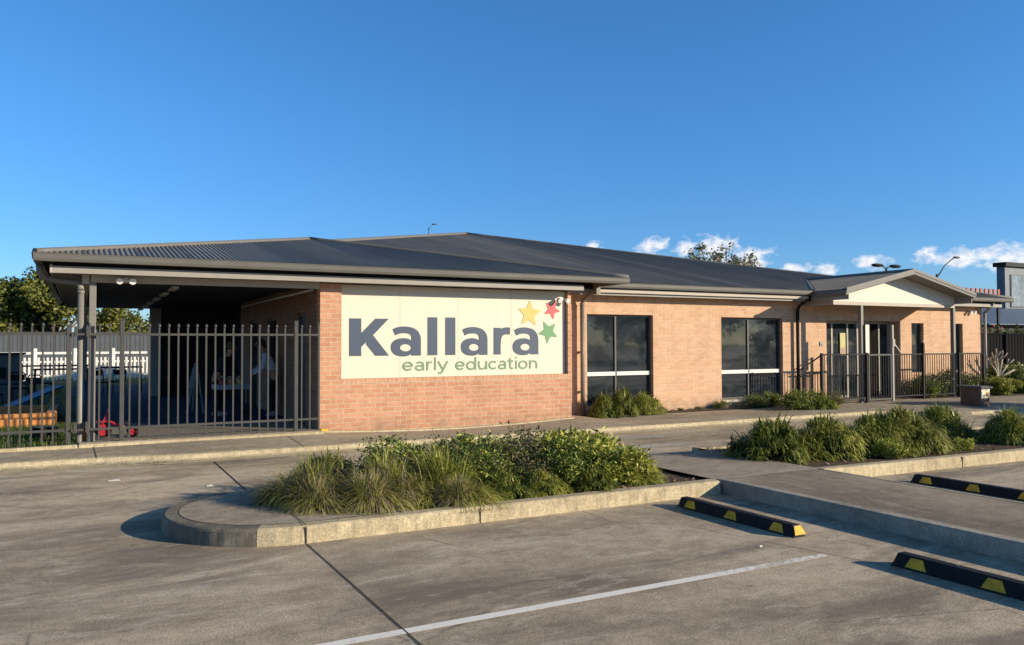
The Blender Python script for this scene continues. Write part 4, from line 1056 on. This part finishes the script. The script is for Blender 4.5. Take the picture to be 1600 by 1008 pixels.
# ------------------------------------------------------------------ background left
t=thing('steel_fence','grey ribbed steel fence behind the white picket fence','fence',(-2,46,0)); m=MB()
x=-22
while x<9:
    m.box(x,x+.1,46.0,46.03,-.1,2.12); m.box(x+.1,x+.2,46.02,46.05,-.1,2.12); x+=.2
m.build('sheet',paint('steel_fence_grey',(.105,.115,.128),.5,.15),t); m=MB(); m.box(-22,9,45.97,46.06,2.121,2.17); m.build('rail',M_fence,t)
t=thing('white_picket_fence','white picket fence with tall posts beyond the play yard','fence',(-2,40,0))
m=MB(); m.box(-20,8,40.0,40.04,1.12,1.22); m.build('rail',M_white,t); m=MB(); m.box(-20,8,40.0,40.04,.75,.83); m.build('rail',M_white,t); m=MB(); m.box(-20,8,40.0,40.04,.15,.23); m.build('rail',M_white,t)
pk=MB(); x=-19.9; c_=0
while x<8 :
    pk.box(x,x+.085,39.975,39.998,.0,.98); x+=.17
o=pk.build('pickets',M_white,t); o['kind']='stuff'
for k in range(19):
    m=MB(); px=-19.8+k*1.5; m.cbox(px-.07,px+.07,39.93,40.07,-.05,1.38,.02); m.build('post',M_white,t)
tag(MB().box(-14,-3.1,37,38.2,-.03,.42).build('hedge',M_leafC),'x','hedge') if False else None
# shaded play equipment
M_orange=paint('orange_timber',(.62,.27,.09),.7,.2,5); M_blue=paint('blue_plastic',(.035,.10,.20),.4,.1); M_pred=paint('red_enamel',(.40,.025,.04),.35,.1); M_grey=paint('grey_panel',(.13,.13,.13),.6)
t=thing('sandpit','orange timber sandpit frame on the lawn behind the left fence','sandpit',(-1.9,18.6,0))
for a in ((-4.2,-.45,17.9,18.08,-.03,.20),(-4.2,-.45,20.3,20.5,-.03,.2),(-.62,-.45,18.09,20.29,-.03,.2)):
    m=MB(); m.cbox(*a,.015); m.build('sleeper',M_orange,t)
for a in ((-3.3,-2.9,17.72,17.89,-.03,.1),(-1.4,-.9,17.7,17.88,-.03,.12)):
    m=MB(); m.cbox(*a,.015); m.build('step',M_orange,t)
m=MB(); m.poly([(-4.1,18.09,.03),(-.63,18.09,.03),(-.63,20.29,.03),(-4.1,20.29,.03)]); m.build('sand',paint('sand',(.42,.34,.22),.95,.2,9),t)
t=thing('play_slide','blue plastic slide board propped on the yellow play frame','slide',(-.9,21.4,0))
m=MB(); m.bar((-1.6,20.9,.08),(-.5,21.6,.55),.42,.04); m.build('slide_board',M_blue,t)
m=MB(); m.bar((-.75,21.2,-.03),(-.5,21.55,.5),.05,.05); m.bar((-.3,21.8,-.03),(-.5,21.6,.5),.05,.05); m.build('frame',M_yel,t)
t=thing('cubby_house','grey panelled cubby house with flat roof on the lawn','cubby house',(-2.0,26,0))
m=MB(); m.box(-2.3,-1.6,26,26.05,-.03,1.25); m.box(-2.35,-2.3,26,27.2,-.03,1.25); m.box(-1.6,-1.55,26,27.2,-.03,1.25); m.build('wall',M_grey,t); m=MB(); m.box(-2.45,-1.45,25.9,27.3,1.251,1.3); m.build('roof',M_dark,t)
m=MB(); m.box(-2.1,-1.85,25.985,25.999,.6,.9); m.build('window',M_interior,t)
def ptable(x,y,w,d,h,lab,mat=M_dark,leg=M_dark):
    t=thing('play_table',lab,'table',(x,y,0),'low tables in the play yard')
    m=MB(); m.cbox(x-w/2,x+w/2,y-d/2,y+d/2,h-.04,h,.008); m.build('tabletop',mat,t)
    for a in (-1,1):
        for b in (-1,1):
            m=MB(); m.tube([(x+a*(w/2-.06),y+b*(d/2-.06),h-.04),(x+a*(w/2-.04),y+b*(d/2-.04),-.03)],.02,7); m.build('leg',leg,t)
    return t
ptable(-1.4,24.2,1.5,.8,.55,'long dark table on the shaded lawn behind the left fence'); ptable(-.6,30,1.6,.8,.75,'dark table far back on the shaded lawn'); ptable(1.1,29.5,1.3,.8,.8,'dark table beyond the end of the blue floor')
def pchair(x,y,r,lab):
    t=thing('play_chair',lab,'chair',(0,0,0),'small dark chairs in the play yard')
    m=MB(); m.cbox(-.2,.2,-.2,.2,.36,.40,.01); m.build('seat',M_dark,t)
    m=MB(); m.tube([(-.19,.19,.38),(-.19,.24,.72),(-.12,.26,.80),(.12,.26,.80),(.19,.24,.72),(.19,.19,.38)],.018,7); m.box(-.17,.17,.235,.25,.58,.74); m.build('backrest',M_dark,t)
    for a in (-1,1):
        for b in (-1,1): m=MB(); m.tube([(a*.17,b*.17,.37),(a*.19,b*.19,0)],.014,6); m.build('leg',M_dark,t)
    t.location=(x,y,-.02); t.rotation_euler=(0,0,r); return t
pchair(.45,27.8,.3,'dark chair with curved back near the end of the blue floor, left one'); pchair(.95,28.3,-.4,'dark chair with curved back near the end of the blue floor, right one')
pchair(-.9,23.0,2.6,'small dark chair beside the long yard table')
pchair(-1.9,22.4,1.2,'small dark chair left of the slide, facing the sandpit'); pchair(-1.5,25.3,.2,'small dark chair behind the long yard table')
ptable(-2.6,21.6,1.1,.6,.45,'low dark table behind the left end of the sandpit'); ptable(-.9,33,2.2,.9,.8,'wide dark table furthest back on the shaded lawn')
t=thing('play_crate','dark plastic crate lying on the lawn in front of the fence rail','crate',(-.55,15.3,0)); MB().cbox(-.75,-.35,15.2,15.5,-.03,.16,.02).build('crate_body',M_dark,t); MB().box(-.71,-.39,15.24,15.46,.161,.165).build('lid',M_grey,t)

# red tricycle behind the fence
t=thing('tricycle','red childrens tricycle parked just behind the verandah fence','tricycle',(.5,14.85,0))
def wheel(cx,cy,r,nm='wheel'):
    m=MB(); n=20; vs=[];fs=[]
    for i in range(n):
        a=2*pi*i/n
        for k in range(8):
            b=2*pi*k/8; rr=r-.02+.02*cos(b); vs.append((cx+rr*cos(a),cy+.02*sin(b),r+rr*sin(a)-.01))
    for i in range(n):
        for k in range(8): fs.append((i*8+k,i*8+(k+1)%8,((i+1)%n)*8+(k+1)%8,((i+1)%n)*8+k))
    m.add(vs,fs,0,True); o=m.build(nm,M_black,t)
    q=MB(); q.tube([(cx,cy-.018,r-.01),(cx,cy+.018,r-.01)],r-.036,16); q.build('hub',M_pred,o)
wheel(.28,14.8,.15); wheel(.78,14.66,.10); wheel(.78,14.98,.10)
m=MB(); m.tube([(.28,14.8,.14),(.27,14.8,.30),(.33,14.8,.42),(.36,14.8,.52)],.022,8); m.tube([(.33,14.8,.34),(.52,14.8,.22),(.76,14.8,.15)],.028,8); m.tube([(.78,14.62,.10),(.78,15.0,.10)],.015,7)
m.box(.16,.40,14.76,14.84,.295,.32); m.build('frame',M_pred,t)
m=MB(); m.tube([(.36,14.62,.53),(.36,14.7,.50),(.36,14.9,.50),(.36,14.98,.53)],.016,7); m.build('handlebar',M_pred,t)
m=MB(); m.cbox(.56,.74,14.72,14.88,.25,.29,.02); m.build('seat',M_dark,t)
t.scale=(.88,.88,.82)
t=thing('padded_pole','blue padded pole with an orange foot standing between the verandah posts','pole',(.045,14.5,0))
m=MB(); m.tube([(.04,14.5,.28),(.045,14.5,.95)],.035,12); m.build('blue_padding',M_blue,t); m=MB(); m.tube([(.035,14.5,-.01),(.04,14.5,.279)],.03,12); m.build('orange_foot',M_orange,t)
t=thing('display_easel','pale grey folding easel standing in the shaded verandah','easel',(1.95,18.8,0))
M_eg=paint('easel_grey',(.30,.31,.33),.6)
m=MB(); m.bar((2.02,18.9,0),(2.22,19.1,1.1),.05,.03); m.bar((2.36,18.9,0),(2.24,19.1,1.1),.035,.03); m.bar((2.2,19.5,0),(2.23,19.12,1.1),.03,.03); m.build('frame',M_eg,t)
m=MB(); m.bar((2.1,18.95,.55),(2.2,19.04,1.0),.10,.02); m.build('board',M_eg,t)

# yellow marker at brick base
t=thing('corner_marker','small yellow block at the foot of the brick corner','marker',(3.8,14.25,0)); m=MB(); m.cbox(3.745,3.87,14.225,14.298,-.04,.0,.006); m.build('block',M_syel,t)

# ------------------------------------------------------------------ people
def skin(name,verts,edges,radii,mat,parent,sub=2,root=0):
    me=bpy.data.meshes.new(name+'_rig'); off=wloc(parent)
    me.from_pydata([tuple(Vector(v)-off) for v in verts],edges,[]); ob=bpy.data.objects.new(name+'_rig',me); COL.objects.link(ob)
    md=ob.modifiers.new('s','SKIN'); md.use_smooth_shade=True
    for i,r in enumerate(radii):
        sv=me.skin_vertices[0].data[i]; sv.radius=(r,r) if not isinstance(r,tuple) else r; sv.use_root=(i==root)
    sb=ob.modifiers.new('u','SUBSURF'); sb.levels=sub; sb.render_levels=sub
    dg=bpy.context.evaluated_depsgraph_get(); nm=bpy.data.meshes.new_from_object(ob.evaluated_get(dg)); nm.name=name
    bpy.data.objects.remove(ob); bpy.data.meshes.remove(me)
    nm.materials.clear(); nm.materials.append(mat)
    for p in nm.polygons: p.use_smooth=True; p.material_index=0
    o=bpy.data.objects.new(name,nm); COL.objects.link(o)
    o.parent=parent; return o
M_skin=paint('skin_tone',(.42,.22,.14),.55,.06); M_knit=paint('blue_grey_knit',(.50,.56,.62),.85,.12,9,bmp=.5); M_trous=paint('black_cloth',(.010,.010,.012),.85,.2); M_shoe=paint('pale_sneaker',(.32,.31,.31),.6,.1); M_hair=paint('brown_hair',(.045,.025,.015),.5,.2,20); M_tan=paint('khaki_cloth',(.14,.11,.06),.85,.15); M_sh2=paint('white_sneaker',(.42,.42,.42),.6,.1)
def person(loc,face,lab,top,pants,shoe,lean,height,arms,hat=None,sleeve_long=True):
    """face: heading angle; built in a local frame (f forward, s side) then placed"""
    t=thing('person',lab,'person',loc); L0=Vector(loc); k=height/1.72
    fx,fy=cos(face),sin(face); 
    def P(f,s,z): return L0+Vector((fx*f-fy*s,fy*f+fx*s,z))*k
    sl,cl=sin(lean),cos(lean)
    hip=.92
    def T(s,d,f=0): return P(sl*d+f*cl,s,hip+cl*d-f*sl)    # along the leaning trunk
    pel=T(0,0); wa=T(0,.18,.01); ch=T(0,.38,.02); nk=T(0,.52,0); nk2=T(0,.58,.02); hd=P(sl*.58+.06,0,hip+cl*.58+.10); hd2=P(sl*.58+.08,0,hip+cl*.58+.19)
    v=[pel,wa,ch,nk,nk2,hd,hd2]; r=[(.135,.105),(.12,.095),(.145,.11),(.065,.06),(.052,.055),(.082,.092),(.07,.082)]; e=[(i,i+1) for i in range(6)]
    jo={}
    for s in (-1,1):
        hb=len(v); lg=[P(0,s*.09,hip-.06),P(.03,s*.11,.50),P(-.02,s*.115,.10),P(.03,s*.12,.045),P(.16,s*.13,.03)]
        v+=lg; r+=[.088,.058,.042,.04,.03]; e+=[(0,hb),(hb,hb+1),(hb+1,hb+2),(hb+2,hb+3),(hb+3,hb+4)]; jo['leg',s]=lg
        ab=len(v); sh=T(s*.17,.45,.0); el,wr=[P(*q) for q in arms[s]]; hn=wr+(wr-el).normalized()*.07*k
        v+=[sh,el,wr,hn]; r+=[.06,.042,.028,(.036,.018)]; e+=[(2,ab),(ab,ab+1),(ab+1,ab+2),(ab+2,ab+3)]; jo['arm',s]=(sh,el,wr,hn)
        # fingers and thumb
        d=(wr-el).normalized(); sd_=d.cross(Vector((0,0,1))).normalized()
        for q,ln in ((-.024,.062),(-.008,.074),(.008,.07),(.023,.055)):
            fb=len(v); a=hn+sd_*q*k; b=a+d*ln*.5*k; c_=b+(d*.6+Vector((0,0,-.6))).normalized()*ln*.5*k
            v+=[a,b,c_]; r+=[.009,.0085,.007]; e+=[(ab+3,fb),(fb,fb+1),(fb+1,fb+2)]
        fb=len(v); a=wr+d*.02*k+sd_*(-.03*k*s); b=a+(d*.7-sd_*s*.6).normalized()*.035*k; c_=b+d*.025*k; v+=[a,b,c_]; r+=[.011,.010,.008]; e+=[(ab+2,fb),(fb,fb+1),(fb+1,fb+2)]
    r=[(a*k if not isinstance(a,tuple) else (a[0]*k,a[1]*k)) for a in r]
    body=skin('body',v,e,r,M_skin,t)
    # face details
    hc=hd.lerp(hd2,.45); fv=Vector((fx,fy,0)); sv=Vector((-fy,fx,0))
    m=MB(); m.tube([hc+fv*.085*k+Vector((0,0,.015)),hc+fv*.112*k+Vector((0,0,-.025*k)),hc+fv*.088*k+Vector((0,0,-.035*k))],[.008,.014,.008],6); m.build('nose',M_skin,t)
    for s in (-1,1):
        m=MB(); m.ball(hc+fv*.078*k+sv*s*.032*k+Vector((0,0,.012*k)),.012*k,8,6); m.build('eye',M_white,t)
        m=MB(); m.ball(hc+sv*s*.083*k,.026*k,8,6,0,(.5,.5,1)); m.build('ear',M_skin,t)
    m=MB(); m.tube([hc+fv*.088*k+sv*.02*k+Vector((0,0,-.055*k)),hc+fv*.088*k-sv*.02*k+Vector((0,0,-.055*k))],.005*k,6); m.build('mouth',paint('lips',(.35,.12,.1),.5),t)
    # clothes follow the body, a little larger
    tv=[T(0,-.03),T(0,.18,.01),T(0,.38,.02),T(0,.5,0)]; tr=[(.155,.125),(.142,.115),(.165,.13),(.085,.08)]; te=[(0,1),(1,2),(2,3)]
    for s in (-1,1):
        sh,el,wr,hn=jo['arm',s]; b=len(tv); tv+=[sh,el,el.lerp(wr,.9)]; tr+=[.078,.058,.042]; te+=[(2,b),(b,b+1),(b+1,b+2)]
    tr=[(a*k if not isinstance(a,tuple) else (a[0]*k,a[1]*k)) for a in tr]
    skin('jumper',tv,te,tr,top,t)
    pv=[T(0,.02),P(0,0,hip-.05)]; pr=[(.14,.112),(.135,.11)]; pe=[(0,1)]
    for s in (-1,1):
        lg=jo['leg',s]; b=len(pv); pv+=[lg[0],lg[1],lg[2]]; pr+=[.098,.072,.058]; pe+=[(1,b),(b,b+1),(b+1,b+2)]
    pr=[(a*k if not isinstance(a,tuple) else (a[0]*k,a[1]*k)) for a in pr]
    skin('trousers',pv,pe,pr,pants,t)
    for s in (-1,1):
        lg=jo['leg',s]
        skin('shoe',[P(-.06,s*.118,.048),P(.03,s*.12,.052),P(.12,s*.13,.042),P(.19,s*.135,.034)],[(0,1),(1,2),(2,3)],[.044*k,.05*k,.043*k,.032*k],shoe,t)
    m=MB(); m.ball(hd.lerp(hd2,.7)-fv*.018*k,.1*k,14,10,0,(.95,.95,1.02)); 
    if not hat: m.ball(hd-fv*.055*k,.075*k,12,8,0,(.9,.9,1.1)); m.build('hair',M_hair,t)
    else:
        m.build('hair',M_hair,t); m=MB(); c_=hd.lerp(hd2,.85); n=20
        m.tube([c_+Vector((0,0,-.03*k)),c_+Vector((0,0,-.015*k)),c_+Vector((0,0,.0)),c_+Vector((0,0,.07*k)),c_+Vector((0,0,.10*k))],[.17*k,.165*k,.112*k,.105*k,.06*k],18); m.build('hat',hat,t)
    return t
# arms: (elbow(f,s,z), wrist(f,s,z)) per side
person((3.60,17.45,-.01),R(165),'person in a blue grey jumper and black trousers bending over the wheeled tray',M_knit,M_trous,M_shoe,R(24),1.66,{-1:((.30,-.26,1.10),(.58,-.26,.90)),1:((.22,.27,1.08),(.44,.22,.92))})
person((2.52,18.0,-.01),R(-40),'person in dark clothes and a khaki hat stooping behind the wheeled tray',M_trous,M_trous,M_sh2,R(30),1.60,{-1:((.28,-.25,1.06),(.44,-.18,.88)),1:((.28,.25,1.06),(.44,.18,.88))},hat=M_tan)
t=thing('play_tray','pale blue plastic play tray on dark legs with toys in it','tray',(2.7,17.4,0))
m=MB(); x0,x1,y0,y1=2.34,3.02,17.0,17.5
for a in ((x0,x1,y0,y0+.03),(x0,x1,y1-.03,y1),(x0,x0+.03,y0+.03,y1-.03),(x1-.03,x1,y0+.03,y1-.03)): m.box(a[0],a[1],a[2],a[3],.60,.70)
m.box(x0+.03,x1-.03,y0+.03,y1-.03,.60,.63); m.build('tray',paint('pale_blue_plastic',(.20,.26,.31),.4),t)
for a in (x0+.04,x1-.04):
    for b2 in (y0+.04,y1-.04): m=MB(); m.tube([(a,b2,.6),(a,b2,-.01)],.018,7); m.build('leg',M_dark,t)
for i,(a,b2,cm,nm,lb) in enumerate(((2.5,17.15,M_pred,'toy_bucket','small red toy bucket in the play tray'),(2.66,17.2,M_orange,'toy_bucket','small orange toy bucket in the play tray'),(2.85,17.25,M_yel,'toy_bucket','small yellow toy bucket in the play tray'))):
    t=thing(nm,lb,'toy bucket',(a,b2,.63),'toys in the play tray'); m=MB(); m.tube([(a,b2,.631),(a,b2,.80)],[.05,.065],12); m.build('bucket',cm,t); m=MB(); m.tube([(a-.06,b2,.80),(a-.04,b2,.85),(a+.04,b2,.85),(a+.06,b2,.80)],.005,6); m.build('handle',M_white,t)

# ------------------------------------------------------------------ background right
M_cb=paint('sheet_grey_shaded',(.015,.015,.016),.9,.1,spec=.05)  # near black sheet colour holds the shade over the fence
t=thing('steel_fence','ribbed steel fence beyond the right brick corner, its shade put into the colour','fence',(30,18.5,0)); m=MB()
x=25.2
while x<48:
    m.box(x,x+.12,18.5,18.53,-.1,1.80); m.box(x+.12,x+.2,18.515,18.545,-.1,1.80); x+=.2
m.build('sheet',M_cb,t); m=MB(); m.box(25.2,48,18.46,18.56,1.801,1.86); m.build('rail',M_cb,t)
for x in (25.3,28.4,31.5,34.6):
    m=MB(); m.cbox(x-.04,x+.04,18.42,18.498,-.1,1.9,.006); m.build('post',M_cb,t)
t=thing('flowering_hedge','hedge with red flowers showing above the dark fence','hedge',(31,19.6,0)); 
lv=MB(); rnd=random.Random(77)
for i in range(5200):
    p=Vector((rnd.uniform(26,38),19.7+rnd.gauss(0,.3),rnd.uniform(.6,1.0)+rnd.random()**.6*(1.1+.25*sin(i*.37)))); d=Vector((rnd.gauss(0,1),rnd.gauss(0,1),rnd.gauss(0,1))).normalized(); s=d.cross(Vector((.3,.2,1))).normalized()
    l=.07*rnd.uniform(.7,1.5); lv.add([p-d*l,p+s*l*.6,p+d*l,p-s*l*.6],[(0,1,2,3)],1 if (rnd.random()<.22 and p.z>1.8) else 0)
lv.build('foliage',[M_leafC,paint('red_flower',(.35,.07,.05),.7)],t)
t=thing('low_building','low dark building with a blue grey roof beyond the right fence','building',(60,40,0))
m=MB(); m.box(56,90,40,52,-.1,3.0); m.build('wall',paint('dark_wall',(.03,.035,.045),.8),t); m=MB(); m.prism([(55.4,39.4,2.95),(91,39.4,2.95),(91,46,4.7),(55.4,46,4.7)],(0,0,.08)); m.build('roof',paint('blue_grey_roof',(.10,.14,.2),.5),t)
t=thing('grey_building','two storey grey clad building with reflective windows at the right edge','building',(80,46,0)); t.location.x=80
m=MB(); m.box(78.6,100,46,46.8,-.1,8.85); m.build('wall',paint('grey_cladding',(.16,.18,.21),.5,.2,.8),t); m=MB(); m.box(78.3,100.3,45.7,47.0,8.851,9.25); m.build('roof',M_dark,t)
for a in (79.4,84.2,89):
    for z in (4.9,):
        m=MB(); m.box(a,a+3.6,45.93,45.99,z,z+3.2); w_=m.build('window',M_alu,t); m=MB(); m.box(a+.1,a+3.5,45.9,45.925,z+.1,z+3.1); m.build('pane',paint('mirror_glass',(.30,.34,.38),.15,.5,.6),w_)
M_brickred=paint('orange_red_slat',(.42,.10,.045),.6)
t=thing('striped_barrier','row of orange red upright slats rising behind the porch roof','barrier',(63,40,4))
for i in range(9):
    m=MB(); a=60.3+i*.58; m.cbox(a,a+.3,38.6,38.7,5.1,5.78,.02); m.build('slat',M_brickred,t)
m=MB(); m.box(60.1,65.5,38.72,38.8,5.0,5.3); m.build('rail',M_dark,t); 
for a in (60.1,65.3): MB().box(a,a+.2,38.81,38.95,-.1,5.2).build('post',M_dark,t)
def lamp(x,y,h,lab,kind,dx):
    t=thing('street_lamp',lab,'street lamp',(x,y,-.1),'street lamps behind the building')
    th=.35 if dx==.45 else 1
    m=MB(); m.tube([(x,y,-.1),(x,y,h*.5),(x,y,h)],[.14*th,.11*th,.08*th],10); m.build('pole',M_alu,t)
    if kind=='double':
        for s in (-1,1):
            m=MB(); m.tube([(x,y,h-.05),(x+s*.5,y,h+.12)],.05,8); m.build('arm',M_alu,t)
            m=MB(); m.ball((x+s*1.0,y,h+.14),.62,14,8,0,(1,.45,.22)); m.build('lamp_head',M_dark,t)
    else:
        m=MB(); m.tube([(x,y,h-.3),(x+dx*.45,y,h+abs(dx)*.32),(x+dx,y,h+abs(dx)*.62)],.05*th,8); m.build('arm',M_alu,t)
        m=MB(); m.ball((x+dx*1.1,y,h+abs(dx)*.62),.26*(.6 if th<1 else 1),12,6,0,(1.6,.6,.35)); m.build('lamp_head',M_alu,t)
lamp(53.3,40,7.15,'double headed street lamp rising behind the porch roof','double',0)
lamp(59.3,40,6.9,'street lamp with a long slanting arm to the right of the porch gable','single',2.3)
lamp(24.45,60,10.9,'slender distant street lamp peeping over the highest roof ridge','single',.45)

# ------------------------------------------------------------------ litter
lv=MB(); rnd=random.Random(5)
for i in range(420):
    x=rnd.uniform(-1.5,9) if rnd.random()<.75 else rnd.gauss(.9,.35); y=kerbY(x)-.12-abs(rnd.gauss(0,.10)); z=ZR+.016
    a=rnd.random()*6.28; l=rnd.uniform(.012,.04); d=Vector((cos(a),sin(a),rnd.uniform(-.1,.5))); s=Vector((-sin(a),cos(a),0))*l*.4
    p=Vector((x,y,z)); lv.add([p,p+d*l*.5+s,p+d*l,p+d*l*.5-s],[(0,1,2,3)],rnd.randrange(3))
for i in range(90):
    x=rnd.uniform(1,9); y=rnd.uniform(3.2,12); z=ZR+.006
    if 6.9<y<9.1 and x<6.5 or x>6.3 and y<9.3: continue
    a=rnd.random()*6.28; l=rnd.uniform(.01,.03); d=Vector((cos(a),sin(a),.2)); s=Vector((-sin(a),cos(a),0))*l*.4
    p=Vector((x,y,z)); lv.add([p,p+d*l*.5+s,p+d*l,p+d*l*.5-s],[(0,1,2,3)],rnd.randrange(3))
for i in range(2600):
    if i<1500: x=rnd.uniform(1.9,6.3); y=rnd.uniform(7.12,8.85) if i%3 else rnd.uniform(7.1,7.45); z=-.082
    else: x=rnd.uniform(8.2,14); y=rnd.uniform(7.05,8.9)-(x-8)*.04; z=-.082
    a=rnd.random()*6.28; l=rnd.uniform(.02,.07); d=Vector((cos(a),sin(a),rnd.uniform(-.05,.5))); s=Vector((-sin(a),cos(a),0))*l*.22
    p=Vector((x,y,z)); lv.add([p,p+d*l*.5+s,p+d*l,p+d*l*.5-s],[(0,1,2,3)],rnd.choice((0,0,1,2,2)))
o=lv.build('leaf_litter',[paint('dead_leaf_brown',(.16,.08,.04),.8),paint('dead_leaf_orange',(.34,.16,.07),.8),paint('dead_leaf_pale',(.4,.33,.22),.8)])
tag(o,'fallen brown leaves scattered along the kerb and concrete','leaves',kind='stuff')
for x,y,w_,lab in ((.36,11.3,.07,'flattened white paper scrap on the concrete near the left kerb'),(1.36,10.3,.035,'tiny white paper scrap between the left kerb and the island'),(5.0,4.98,.014,'small white pebble at the foot of the near end of the wheel stop')):
    m=MB(); m.prism([(x-w_,y-w_*.5,ZR+.004),(x+w_,y-w_*.4,ZR+.004),(x+w_*.8,y+w_*.5,ZR+.012),(x-w_*.8,y+w_*.4,ZR+.006)],(0,0,.004)); tag(m.build('paper_scrap' if 'paper' in lab else 'pebble',M_white),lab,'paper' if 'paper' in lab else 'pebble')
# lawn blades near the fence
lv=MB(); rnd=random.Random(9)
for i in range(9000):
    x=rnd.uniform(-4,-.08); y=rnd.uniform(14.12,17.6); blade(lv,(x,y,-.03),(rnd.gauss(0,.4),rnd.gauss(0,.4),1),rnd.uniform(.04,.09),.006,.8,2)
    
for k,vv in enumerate(lv.v): pass
o=lv.build('grass',leafmat('lawn_blade',(.10,.15,.03),(.17,.21,.05),(.28,.26,.1),3,.3)); o['kind']='stuff'; o['label']='short green lawn blades behind the left picket fence'; o['category']='grass'
